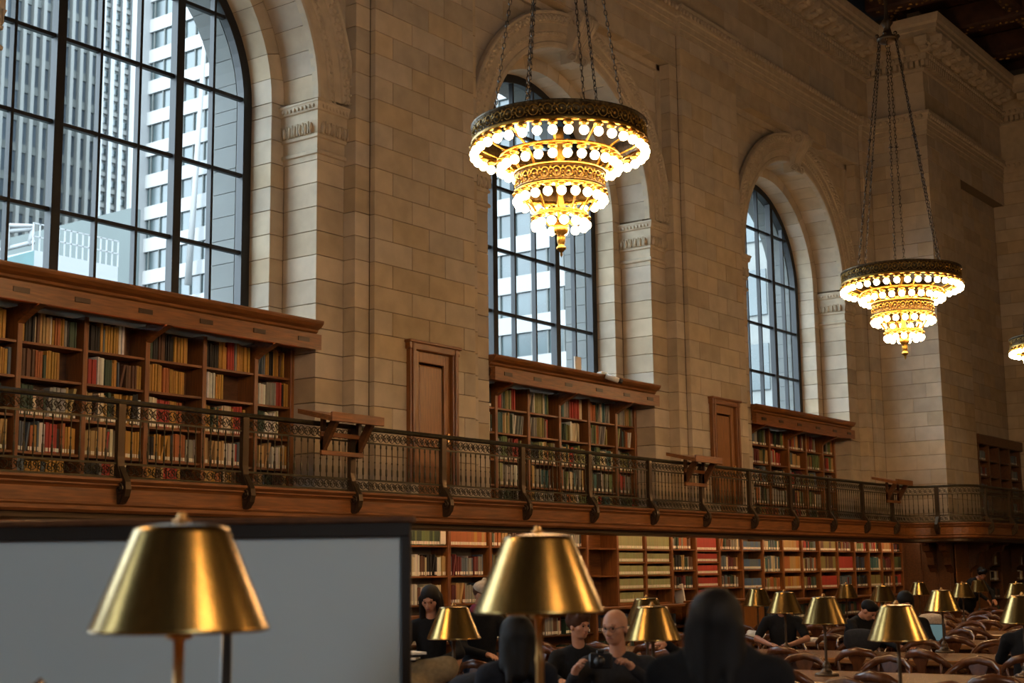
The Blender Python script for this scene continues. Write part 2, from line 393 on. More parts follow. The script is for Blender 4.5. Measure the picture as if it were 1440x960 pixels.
for k, xc in enumerate(WC):
    t = empty('trim_%d' % (k+1), (xc, YF, 0), kind='structure')
    for s in (-1, 1):
        for z0, z1 in courses(ZG, 7.72):
            xa, xb = sorted((xc+s*R1, xc+s*HW3)); stone(xa, xb, YF, YR-.02, z0, z1, t, name='pilaster_stone')
        for z0, z1 in courses(ZG, ZC):
            if z1 > 4.5:
                xa, xb = sorted((xc+s*R2, xc+s*(R1+.1))); stone(xa, xb, YR, YG+.02, z0, z1, t, name='jamb_stone')
        for z0, z1 in courses(ZG, 12.0):
            xa, xb = sorted((xc+s*HW3, xc+s*HW4)); stone(xa, xb, YS, YF+.08, z0, z1, t, name='step_stone')
        if s > 0:                                             # exterior jamb stones seen through the glass
            for z0, z1 in courses(5.0, ZC):
                stone(xc+2.285, xc+2.32, YG+.13, 16.12, z0, z1, t, 'ext_stone', 'exterior_jamb_stone', b=.003)
        capital(xc, s, t)
    vouss(xc, ZC, R1, 3.0, YF+.03, YR-.01, 23, t)
    vouss(xc, ZC, R2, R1+.12, YR, YG+.02, 21, t)
    vouss(xc, ZC, 2.285, 2.34, YG+.13, 16.12, 19, t, 'exterior_voussoir', m='ext_stone')
    a = MB()
    ring(a, xc, ZC, [(R1, YF+.10), (R1, YF-.01), (R1+.03, YF-.03), (R1+.10, YF-.03), (R1+.115, YF-.01), (R1+.21, YF-.01), (R1+.22, YF-.035), (R1+.26, YF-.045),
                     (R1+.30, YF-.035), (R1+.31, YF-.055), (R1+.44, YF-.055), (R1+.45, YF-.085), (R1+.52, YF-.11), (R1+.60, YF-.10), (R1+.61, YF-.13), (R1+.65, YF-.14), (R1+.67, YF-.12),
                     (R1+.67, YF-.02), (R1+.60, YF+.02), (R1+.58, YF+.04), (R1+.66, YF+.06), (R1+.66, YF+.22)])
    a.build('archivolt', M['stone_plain'], t)
    o = MB(); n1 = 96; n2 = 74
    for i in range(n1):
        an = PI*(i+.5)/n1; r = R1+.262
        o.ball((xc-r*math.cos(an), YF-.045, ZC+r*math.sin(an)), (.028, .034, .028), 5, 3)
    for i in range(n2):
        an = PI*(i+.5)/n2; r = R1+.53
        for (dr, da, q) in ((0, 0, .048), (.045, .45/n2*PI, .026), (-.045, .45/n2*PI, .026)):
            o.ball((xc-(r+dr)*math.cos(an+da), YF-.105, ZC+(r+dr)*math.sin(an+da)), (q, .045, q), 5, 4)
    o.build('carved_ornament_band', M['stone_plain'], t)
    # spandrel stones, recess frame, lintel
    for s in (-1, 1):
        for z0, z1 in courses(ZC, 11.86):
            def xi(z): 
                q = 3.05**2-(z-ZC)**2; return math.sqrt(q) if q > 0 else 0
            a0_, a1_ = xi(z0), xi(z1); edge = HW3-.13
            if edge-min(a0_, a1_) < .03: continue
            a0_ = min(a0_, edge-.02); xs = [None]
            j = 1.45 if kidx(z0+.1) % 2 else 2.1
            pieces = []
            if j > a0_+.1 and j > a1_+.1: pieces = [(a0_, a1_, j), (j, j, edge)]
            else: pieces = [(a0_, a1_, edge)]
            for (p0, p1, q) in pieces:
                g = .004
                pts = [(xc+s*(p0+g), z0+g), (xc+s*(q-g), z0+g), (xc+s*(q-g), z1-g), (xc+s*(p1+g), z1-g)]
                MB().prism(pts if s > 0 else pts[::-1], 'y', YF+.05, YF+.16).build('spandrel_stone', M['stone'], t)
    fr = MB()
    for s in (-1, 1):
        xa, xb = sorted((xc+s*(HW3-.13), xc+s*(HW3+.01))); fr.box(xa, xb, YF, YF+.1, ZC+.05, 12.0, b=.004)
    fr.box(xc-HW3, xc+HW3, YF, YF+.1, 11.87, 12.01, b=.004)
    fr.build('recess_frame', M['stone_plain'], t)
    for z0, z1 in courses(12.0, 12.69):
        n = 7
        for i in range(n): stone(xc-HW4+2*HW4*i/n, xc-HW4+2*HW4*(i+1)/n, YS, YF+.08, z0, z1, t, name='lintel_stone')
    # scroll keystone
    ks = MB(); pts = []
    for i in range(25):
        q = i/24; z = 12.02-q*.95; y = YF-.14-.30*(1-q)**1.3*(1 if q > .12 else .7+q*2.5)-.05*math.sin(q*PI*2)
        pts.append((y, z))
    pts = [(YF+.15, 12.02)]+pts+[(YF+.15, 11.07)]
    n = len(pts); vs = []
    for wi, sx in ((0, -1), (1, 1)):
        for (y, z) in pts: vs.append((xc+sx*(.17+.10*(z-11.07)/.95), y, z))
    ks.add(vs, [(i, (i+1) % n, n+(i+1) % n, n+i) for i in range(n)]+[tuple(range(n)), tuple(range(n, 2*n))[::-1]])
    key = ks.build('scroll_keystone', M['stone_plain'], t)
    sc = MB()
    for sx in (-1, 1):
        for (cy, cz, r0) in ((YF-.30, 11.84, .17), (YF-.13, 11.16, .11)):
            sp = [(xc+sx*(.25 if cz > 11.5 else .19), cy+r0*(1-i/22)*math.cos(i*.62), cz+r0*(1-i/22)*math.sin(i*.62)) for i in range(20)]
            sc.tube(sp, .022, 5)
    for j in range(-2, 3):
        pp = [(xc+j*.075*(.65+.35*(z-11.07)/.95), y-.012, z) for (y, z) in pts[2:-1]]; sc.tube(pp, .015, 5)
    sc.build('scroll_carving', M['stone_plain'], key)

# ---- entablature along the window wall and round the corner -----------------
# path of the wall face; mitred sweep of a profile (offset outward d, z)
XE = 35.1; YE = 12.46; XN = 41.2
def sweep(mb, path, prof, mi=0):
    "path: list of 2D points with room side on the right-hand side when walking; prof: (offset into room, z)"
    n = len(path); nor = []
    for i in range(n-1):
        d = Vector((path[i+1][0]-path[i][0], path[i+1][1]-path[i][1])).normalized(); nor.append(Vector((d.y, -d.x)))
    vs = []
    for i in range(n):
        if i == 0: mv = nor[0]
        elif i == n-1: mv = nor[-1]
        else:
            a, b = nor[i-1], nor[i]; mv = (a+b)/(1+a.dot(b))
        for (d, z) in prof: vs.append((path[i][0]+mv.x*d, path[i][1]+mv.y*d, z))
    m = len(prof)
    mb.add(vs, [(i*m+j, (i+1)*m+j, (i+1)*m+j+1, i*m+j+1) for i in range(n-1) for j in range(m-1)], mi)
face = []
for xc in [WC[0]-PER]+WC:
    face += [(xc-HW4, YP), (xc-HW4, YS), (xc+HW4, YS), (xc+HW4, YP)]
face = [(-12, YP)]+face+[(XE, YP), (XE, YE), (XN, YE), (XN, -9.5)]
arc_prof = [(-.05, 12.69), (.02, 12.69), (.02, 12.80), (.04, 12.81), (.04, 12.93), (.06, 12.94), (.06, 13.05), (.09, 13.07), (.10, 13.17), (.14, 13.22), (.15, 13.28), (.0, 13.30), (-.05, 13.30)]
tr = MB(); sweep(tr, face, arc_prof); tr.build('trim_architrave', M['stone_plain'])['kind'] = 'structure'
fz = MB(); straight = [(-12, YP), (XE, YP), (XE, YE), (XN, YE), (XN, -9.5)]
sweep(fz, straight, [(-.05, 13.30), (.0, 13.30), (.0, 14.36), (.05, 14.38), (.06, 14.44), (.02, 14.46), (.02, 14.62), (.16, 14.64), (.17, 14.80), (.20, 14.82), (.20, 15.06), (.62, 15.10), (.62, 15.22), (.66, 15.24),
                     (.66, 15.34), (.70, 15.40), (.72, 15.50), (.73, 15.58), (.1, 15.6)])
fz.build('trim_cornice', M['stone_plain'])['kind'] = 'structure'
# carved runs
cv = MB()
def run(path, step, fn, s0=0):
    for (a, b) in zip(path, path[1:]):
        d = Vector((b[0]-a[0], b[1]-a[1])); L_ = d.length; d.normalize(); nn = Vector((d.y, -d.x)); k = int(L_/step)
        for i in range(k):
            t = (i+.5)*L_/k; fn(a[0]+d.x*t, a[1]+d.y*t, d, nn)
vis = [(9, YP), (XE, YP), (XE, YE), (XN, YE), (XN, 4)]
dn = MB()
def dent(x, y, d, nn):
    cx, cy = x+nn.x*.09, y+nn.y*.09; ang = math.atan2(d.y, d.x)
    dn.rbox((cx, cy, 14.545), (.045, .085, .075), ang)
run([(18, YP), (XE-.02, YP)], .145, dent); run([(XE, YP-.2), (XE, YE-.14)], .145, dent); run([(XE-.1, YE), (XN-.1, YE)], .145, dent); run([(XN, YE-.2), (XN, 4)], .145, dent)
dn.build('dentil_course', M['stone_plain'], kind='structure')
eg = MB()
def egg(x, y, d, nn): 
    eg.ball((x+nn.x*.13, y+nn.y*.13, 13.15), (.05, .05, .06), 5, 4)
    eg.ball((x+nn.x*.19, y+nn.y*.19, 14.72), (.04, .04, .06), 5, 4)
run([(18, YP), (XE, YP)], .15, egg); run([(XE, YP), (XE, YE)], .15, egg); run([(XE, YE), (XN, YE)], .15, egg); run([(XN, YE), (XN, 4)], .15, egg)
eg.build('egg_ornament_course', M['stone_plain'], kind='structure')
# modillions: scrolled brackets under the corona
md = MB()
pts = [(0, 0), (0, .20), (.44, .20), (.46, .16), (.44, .05), (.38, .02), (.30, .05), (.22, .03), (.14, -.03), (.06, -.05)]
md.prism([(-p[0], p[1]) for p in pts], 'x', -.12, .12)
md.ball((0, -.36, .07), (.14, .09, .09), 8, 6); md.ball((0, -.12, -.0), (.14, .10, .08), 8, 6)
md.ball((0, -.24, .0), (.09, .12, .05), 8, 5)
mroot = empty('trim_modillions', (0, 0, 0), kind='structure')
md.v = [(x*1.35, y*1.15, z*1.25-.02) for x, y, z in md.v]; mod_me = md.mesh('modillion', M['stone_plain'])
def modl(x, y, d, nn):
    o = bpy.data.objects.new('modillion', mod_me); COL.objects.link(o); o.parent = mroot
    o.location = (x+nn.x*.18, y+nn.y*.18, 14.87); o.rotation_euler = (0, 0, math.atan2(nn.y, nn.x)+PI/2)
run([(21, YP), (XE-.62, YP)], .62, modl); run([(XE, YP-.65), (XE, YE-.6)], .62, modl); run([(XE-.6, YE), (XN-.6, YE)], .62, modl); run([(XN, YE-.6), (XN, 6)], .62, modl)
# frieze stones (upper plain band) over windows
fs = empty('wall_frieze', (26, YP, 13), kind='structure')
for (z0, z1, off) in ((13.32, 13.84, 0), (13.84, 14.36, .7)):
    x = 17.0+off
    while x < XE-.1:
        x1 = min(x+1.45, XE); stone(x, x1, YP-.012, YP+.03, z0, z1, fs, name='frieze_stone', b=.004); x = x1
    stone(XE-.012, XE+.03, YE+.77, YP, z0, z1, fs, name='frieze_stone', b=.004); stone(XE-.012, XE+.03, YE, YE+.77, z0, z1, fs, name='frieze_stone', b=.004)
    x = XE+off*.5
    while x < XN-.1:
        x1 = min(x+1.45, XN); stone(x, x1, YE-.012, YE+.03, z0, z1, fs, name='frieze_stone', b=.004); x = x1

# ---- projecting end wall, recess and far end wall ---------------------------
back2 = MB()
back2.box(XE+.02, 37.5, YE+.02, 16, 0, 16); back2.box(37.5, XN+1, YE+.34, 16, 0, 16); back2.box(37.5, XN+1, YE+.02, YE+.4, 12.02, 16)
back2.box(XN+.02, XN+.6, -9.5, YE+.4, 0, 16)
back2.build('wall_right_core', M['mortar'])['kind'] = 'structure'
rp = empty('wall_right', (XE, YE, 0), kind='structure')
ya = [12.46, 13.2, 14.0]; yb = [12.46, 12.86, 13.6, 14.0]
for z0, z1 in courses(ZG, 12.69):
    k = kidx(z0+.1) % 2
    ys = (ya, yb)[k]
    for a, b in zip(ys, ys[1:]):
        stone(XE-.04 if a == 12.46 else XE, XE+.1 if a > 12.46 else XE+(.62 if k else .30), (YE if a == 12.46 else a), b, z0, z1, rp) if a > 12.46 else stone(XE, XE+(.62 if k else .30), YE, b, z0, z1, rp)
    xs = ([XE+.62, 36.3, 37.5] if k else [XE+.30, 35.95, 36.75, 37.5])
    for a, b in zip(xs, xs[1:]): stone(a, b, YE, YE+.14, z0, z1, rp)
wr = empty('wall_recess', (39, YE+.32, 0), kind='structure')
for z0, z1 in courses(5.2, 12.02):
    k = kidx(z0+.1) % 2; xs = [37.5, 38.5, 39.4, 40.3, 41.2] if k else [37.5, 38.0, 38.95, 39.85, 40.75, 41.2]
    for a, b in zip(xs, xs[1:]): stone(a, b, YE+.32, YE+.36, z0, z1, wr)
for z0, z1 in courses(12.02, 12.69):
    for i in range(4): stone(37.5+.925*i, 37.5+.925*(i+1), YE, YE+.1, z0, z1, wr)
we = empty('wall_far_end', (XN, 10, 0), kind='structure')
for z0, z1 in courses(ZG, 12.69):
    k = kidx(z0+.1) % 2; y = YE+.32 if k else YE
    if not k: stone(XN, XN+.1, YE, YE+.32, z0, z1, we)
    while y > 8.4:
        y0 = y-.9; stone(XN, XN+.1, y0, y, z0, z1, we); y = y0
pl = MB()
for yy in (11.6, 10.9, 9.9): pl.box(XN-.10, XN+.02, yy-.14, yy+.14, ZG, 12.69, b=.01)
pl.build('trim_end_pilasters', M['stone_plain'])['kind'] = 'structure'

# ---- floor, other walls, ceiling -------------------------------------------
MB().box(-12, 48, -9.5, 16, -.2, 0).build('floor', M['floor'])['kind'] = 'structure'
MB().box(-12.4, -12, -9.5, 16, 0, 16.5).build('wall_left', M['plaster'])['kind'] = 'structure'
wf = MB(); FW = [-2]
wf.box(-12, 48, -9.9, -9.5, 0, 5); wf.box(-12, 48, -9.9, -9.5, 11.2, 16.5)
ex = [-12]+[v for c_ in FW for v in (c_-2.3, c_+2.3)]+[48]
for i in range(0, len(ex), 2): wf.box(ex[i], ex[i+1], -9.9, -9.5, 5, 11.2)
wf.build('wall_front', M['plaster'])['kind'] = 'structure'
for j, c_ in enumerate(FW):
    w_ = empty('window_%d' % (j+6), (c_, -9.7, 5), kind='structure')
    for o in (-2.25, -1, 0, 1, 2.25): MB().box(c_+o-.04, c_+o+.04, -9.74, -9.66, 5, 11.2).build('glazing_bar', M['iron'], w_)
    for z in (5.04, 6.5, 8.1, 9.7, 11.16): MB().box(c_-2.3, c_+2.3, -9.74, -9.66, z-.04, z+.04).build('crossbar', M['iron'], w_)
    ld = bpy.data.lights.new('daylight', 'AREA'); ld.shape = 'RECTANGLE'; ld.size = 4.6; ld.size_y = 6.2; ld.cycles.is_portal = True
    lo = bpy.data.objects.new('daylight', ld); COL.objects.link(lo); lo.location = (c_, -9.85, 8.1); lo.rotation_euler = (R(90), 0, 0)
MB().box(-12, 48, -9.9, 16.4, 16.4, 16.8).build('ceiling', M['ceiling'])['kind'] = 'structure'
cl = empty('ceiling_coffers', (20, 5, 16), kind='structure')
for i in range(14):
    x = 8+i*2.6; MB().box(x-.28, x+.28, -9.5, YP-.6, 15.75, 16.4, b=.05).build('ceiling_beam', M['ceiling'], cl)
    g = MB()
    for j in range(90): g.ball((x+rnd.uniform(-.2, .2), 13.1-j*.14, 15.74), (rnd.uniform(.02, .07), rnd.uniform(.03, .10), .03), 5, 3)
    g.build('gilded_carving', M['gold_carving'], cl)
for i in range(8):
    y = 13.0-i*2.6; MB().box(6, 44, y-.2, y+.2, 15.85, 16.38, b=.05).build('ceiling_cross_beam', M['ceiling'], cl)
    g = MB()
    for j in range(170): g.ball((18+j*.15, y+rnd.uniform(-.14, .14), 15.84), (rnd.uniform(.03, .09), rnd.uniform(.02, .06), .03), 5, 3)
    g.build('gilded_carving', M['gold_carving'], cl)

# ---- windows: frame, mullions, muntins, panes --------------------------------
def clip_arch(poly, xc, r, zc):
    "clip polygon (x,z) to inside of arch: below zc free, above inside circle"
    out = []
    def ins(p): return p[1] <= zc or (p[0]-xc)**2+(p[1]-zc)**2 <= r*r
    n = len(poly)
    dense = []
    for i in range(n):
        a, b = poly[i], poly[(i+1) % n]
        for k in range(6): dense.append((a[0]+(b[0]-a[0])*k/6, a[1]+(b[1]-a[1])*k/6))
    for p in dense:
        if ins(p): out.append(p)
        else:
            d = math.hypot(p[0]-xc, p[1]-zc); q = (xc+(p[0]-xc)*r/d, zc+(p[1]-zc)*r/d)
            out.append(q)
    res = []
    for p in out:
        if not res or abs(p[0]-res[-1][0])+abs(p[1]-res[-1][1]) > 1e-4: res.append(p)
    return res
OFF = [(-1.67, .022), (-1.0, .07), (-.33, .022), (.33, .022), (1.0, .07), (1.67, .022)]
HB = [5.25, 6.41, 7.58, 8.75, 9.92]
def window(n, xc, panes=True):
    w = empty('window_%d' % n, (xc, YG, 5.0), kind='structure'); RF = R2-.0
    f = MB(); P1 = arch_path(R2, ZC, 4.95, 36); P2 = arch_path(R2-.16, ZC, 4.95, 36)
    for i in range(len(P1)-1):
        a, b, c, d = P1[i], P1[i+1], P2[i+1], P2[i]
        vs = [(xc+p[0], y, p[1]) for y in (YG-.06, YG+.08) for p in (a, b, c, d)]
        f.add(vs, [(0, 1, 2, 3), (7, 6, 5, 4), (3, 2, 6, 7), (0, 4, 5, 1)])
    f.box(xc-R2, xc+R2, YG-.06, YG+.08, 4.90, 5.02); f.build('frame', M['iron'], w)
    ri = R2-.15
    for (o, hw) in OFF:
        zt = ZC+math.sqrt(ri*ri-o*o)
        MB().box(xc+o-hw, xc+o+hw, YG-.05 if hw < .05 else YG-.09, YG+.05, 5.0, zt, b=.005).build('mullion' if hw > .05 else 'glazing_bar', M['iron'], w)
    for z in HB[1:]:
        hx = ri if z < ZC else math.sqrt(ri*ri-(z-ZC)**2)
        MB().box(xc-hx, xc+hx, YG-.04, YG+.04, z-.028, z+.028, b=.005).build('crossbar', M['iron'], w)
    xs = [-ri]+[o for o, _ in OFF]+[ri]; zs = [5.0]+HB[1:]+[11.2]
    if panes:
        for a, b in zip(xs, xs[1:]):
            for z0, z1 in zip(zs, zs[1:]):
                poly = [(xc+a, z0), (xc+b, z0), (xc+b, z1), (xc+a, z1)]
                if z1 > ZC: poly = clip_arch(poly, xc, ri+.02, ZC)
                xsx = [p[0] for p in poly]; zsx = [p[1] for p in poly]
                if len(poly) < 3 or max(xsx)-min(xsx) < .06 or max(zsx)-min(zsx) < .06: continue
                MB().add([(p[0], YG, p[1]) for p in poly], [tuple(range(len(poly)))]).build('pane', M['glass'], w)
    else:
        P = arch_path(ri, ZC, 5, 20); MB().add([(xc+p[0], YG, p[1]) for p in P], [tuple(range(len(P)))]).build('pane', M['glass'], w)
    # sill block below the glazing
    MB().box(xc-R2, xc+R2, YG-.2, YG+.12, ZG, 4.95).build('sill_wall', M['stone_plain'], w)
    return w
for i, xc in enumerate(WC): window(i+1, xc)
window(4, WC[0]-PER, False); window(5, WC[0]-2*PER, False)

# ------------------------------------------------------------------ daylight through the windows (portals guide the sky light)
for xc in [WC[0]-2*PER, WC[0]-PER]+WC:
    ld = bpy.data.lights.new('daylight', 'AREA'); ld.shape = 'RECTANGLE'; ld.size = 4.8; ld.size_y = 6.3
    ld.cycles.is_portal = True
    lo = bpy.data.objects.new('daylight', ld); COL.objects.link(lo); lo.location = (xc, YG+.3, 8.05); lo.rotation_euler = (R(-90), 0, 0)

# ------------------------------------------------------------------ doors on the gallery
def door(n, dx, narrow=1.0):
    x0, x1 = 16.45+dx, 17.60+dx
    d = empty('door_%d' % n, ((x0+x1)/2, YP, ZG), kind='structure')
    c = MB()
    for s, (a, b) in enumerate(((x0, x0+.13), (x1-.13, x1))):
        c.box(a, b, YP-.09, YP+.10, 3.06, 5.205, b=.012); c.box(a+.03, b-.03, YP-.12, YP-.08, 3.06, 5.17, b=.01)
    c.build('jamb_casing', M['wood_v'], d)
    h = MB(); h.box(x0-.03, x1+.03, YP-.10, YP+.10, 5.07, 5.205, b=.012); h.box(x0-.05, x1+.05, YP-.13, YP+.1, 5.17, 5.215, b=.01); h.build('head_casing', M['wood'], d)
    for a, b in ((x0-.02, x0+.15), (x1-.15, x1+.02)): MB().box(a, b, YP-.11, YP+.10, ZG, 3.06, b=.006).build('plinth_block', M['stone_plain'], d)
    lf = MB(); lf.box(x0+.13, x1-.13, YP+.02, YP+.08, ZG, 5.07)
    for (a, b, z0, z1) in ((x0+.13, x0+.27, ZG, 5.07), (x1-.27, x1-.13, ZG, 5.07), (x0+.27, x1-.27, 4.90, 5.07), (x0+.27, x1-.27, ZG, 3.05), (x0+.27, x1-.27, 3.62, 3.76)):
        lf.box(a, b, YP-.02, YP+.03, z0, z1, b=.008)
    leaf = lf.build('door_leaf', M['door'], d)
    for (z0, z1) in ((3.82, 4.84), (3.10, 3.57)): MB().box(x0+.30, x1-.30, YP-.0, YP+.03, z0-.03, z1+.03, b=.022).build('raised_panel', M['door'], leaf)
    for z in (4.75, 3.95, 3.1): MB().tube([(x0+.14, YP-.035, z-.08), (x0+.14, YP-.035, z+.08)], .014, 6).build('hinge', M['brass_stem'], leaf)
    MB().box(x1-.22, x1-.17, YP-.06, YP-.01, 3.68, 3.86, b=.008).build('handle_plate', M['brass_stem'], leaf)
door(1, 0); door(2, PER)

# ------------------------------------------------------------------ books
NAMED = {'ochre': (.42, .22, .035), 'tan': (.42, .27, .10), 'cream': (.60, .50, .32), 'grey': (.26, .25, .21), 'dark green': (.035, .06, .035), 'green': (.12, .16, .06),
         'navy': (.02, .03, .06), 'black': (.012, .011, .010), 'red': (.36, .04, .025), 'rust': (.35, .11, .03), 'brown': (.11, .05, .025), 'teal': (.05, .13, .13), 'white': (.62, .58, .50),
         'maroon': (.12, .02, .02), 'olive': (.22, .19, .06), 'blue': (.06, .12, .22), 'lime': (.32, .36, .05), 'pale olive': (.30, .30, .13), 'slate': (.10, .13, .15)}
PAL = {'w1': 'ochre ochre ochre ochre ochre tan tan cream dark_green black black grey rust brown red slate white'.split(),
       'w2': 'grey grey cream tan white green dark_green red rust black brown pale_olive teal olive grey tan'.split(),
       'w3': 'green grey cream rust black olive tan slate dark_green red maroon grey'.split(),
       'mix': 'brown brown tan grey dark_green black rust cream olive maroon grey slate'.split(),
       'tan': 'tan rust tan ochre rust tan'.split(), 'green': ['pale olive'], 'olive': 'olive olive olive brown'.split(),
       'red': ['red'], 'blue': 'blue slate blue'.split(), 'teal': 'teal dark_green teal slate cream'.split(), 'dkgreen': 'dark_green dark_green green dark_green'.split(),
       'orange': 'rust rust ochre rust tan'.split(), 'cool': 'slate slate grey maroon slate'.split(), 'dark': 'black navy dark_green brown maroon black'.split(),
       'redgreen': 'green red dark_green red green'.split(), 'creammix': 'cream tan cream rust brown white black'.split()}
bk_unit = MB(); bk_unit.box(-.5, .5, 0, 1, 0, 1)                        # cover block
bk_unit.v = [(x*(1.0 if y > .5 else .82), y, z) for x, y, z in bk_unit.v]
bk_unit.add([(-.41, -.04, 0.01), (.41, -.04, .01), (.41, -.04, .99), (-.41, -.04, .99), (-.5, .12, .0), (.5, .12, 0), (.5, .12, 1), (-.5, .12, 1)], [(0, 1, 2, 3), (4, 0, 3, 7), (1, 5, 6, 2), (3, 2, 6, 7), (0, 4, 5, 1)])
bk_unit.box(-.40, .40, .1, .97, .98, 1.004, mi=1)
BOOK_ME = bk_unit.mesh('book', [M['book'], M['paper']])
LAB_ME = MB().box(-.36, .36, -.052, -.035, .0, 1).mesh('spine_label', M['label'])
stuff_up, stuff_low = MB(), MB()
cnt = {'up': 0, 'low': 0}
ORD = ['first', 'second', 'third', 'fourth', 'fifth', 'sixth', 'seventh', 'eighth', 'ninth', 'tenth', 'eleventh', 'twelfth', 'thirteenth', 'fourteenth', 'fifteenth', 'sixteenth', 'seventeenth', 'eighteenth', 'nineteenth', 'twentieth',
       'twenty-first', 'twenty-second', 'twenty-third', 'twenty-fourth', 'twenty-fifth', 'twenty-sixth', 'twenty-seventh', 'twenty-eighth', 'twenty-ninth', 'thirtieth', 'thirty-first', 'thirty-second', 'thirty-third', 'thirty-fourth']
def tones(c, v=.22):
    k = 1+rnd.uniform(-v, v); return tuple(min(.9, x*k*(1+rnd.uniform(-.06, .06))) for x in c)
def shelf_books(x0, x1, z, yf, h, pal, where, single, key, fill=1., uniform=False, lab=False, lean=.06, depth=.2, group=None, w=(.022, .05)):
    x = x0+.01; k = 0; end = x0+(x1-x0)*fill-.01; cname = rnd.choice(PAL[pal]).replace('_', ' '); runl = 0
    bw = rnd.uniform(*w)
    while True:
        if not uniform: bw = rnd.uniform(*w)
        if x+bw > end: break
        if runl <= 0:
            cname = rnd.choice(PAL[pal]).replace('_', ' '); runl = rnd.choice((1, 1, 2, 3, 5)); hh = h*rnd.uniform(.78, .98)
        runl -= 1
        bh = h*.97 if uniform else hh*rnd.uniform(.97, 1.02)
        col = tones(NAMED[cname], .06 if uniform else .2); yy = yf+(0 if uniform else rnd.uniform(0, .025)); ang = 0
        if lean and rnd.random() < lean: ang = rnd.uniform(.10, .24); 
        if single and ang and x+bw+min(bh, h*.9)*math.sin(ang) > end: break
        if single and cnt['up'] >= 300: single = False
        if single:
            o = bpy.data.objects.new('book', BOOK_ME); COL.objects.link(o)
            if ang:
                bh = min(bh, h*.9); shift = bh*math.sin(ang)
                if x+bw+shift > end: break
                o.rotation_euler = (0, ang, 0); o.location = (x+bw/2+.0, yy, z+bw*.5*math.sin(ang)+.002)
            else: o.location = (x+bw/2, yy, z+.001)
            o.scale = (bw*.96, depth, bh); o.color = (*col, 1)
            tag(o, '%s book, %s from left, %s' % (cname, ORD[min(k, 33)], where), 'book', group)
            if lab:
                l = bpy.data.objects.new('spine_label', LAB_ME); COL.objects.link(l); l.parent = o; l.location = (0, 0, .04); l.scale = (1, 1, .14)
            cnt[key] += 1
            if ang: x += bh*math.sin(ang)*.9
        else:
            S = stuff_up if key == 'up' else stuff_low
            vs = [(x+.001, yy, z), (x+bw*.96, yy, z), (x+bw*.96, yy, z+bh), (x+.001, yy, z+bh), (x+.001, yy+depth, z), (x+bw*.96, yy+depth, z), (x+bw*.96, yy+depth, z+bh), (x+.001, yy+depth, z+bh)]
            if ang: vs = [(p[0]+(p[2]-z)*math.tan(ang), p[1], p[2]) for p in vs]
            if ang and vs[2][0] > end: break
            S.add(vs, [(0, 1, 2, 3), (3, 2, 6, 7), (0, 3, 7, 4), (1, 5, 6, 2)], 0, col)
            if ang: x += bh*math.tan(ang)*.9
            if lab:
                lc = tones((.80, .74, .60), .08)
                S.add([(x+.004, yy-.002, z+.015), (x+bw*.9, yy-.002, z+.015), (x+bw*.9, yy-.002, z+.015+.045), (x+.004, yy-.002, z+.06)], [(0, 1, 2, 3)], 0, lc)
        x += bw+(.0015 if uniform else rnd.choice((.001, .001, .002, .006))); k += 1

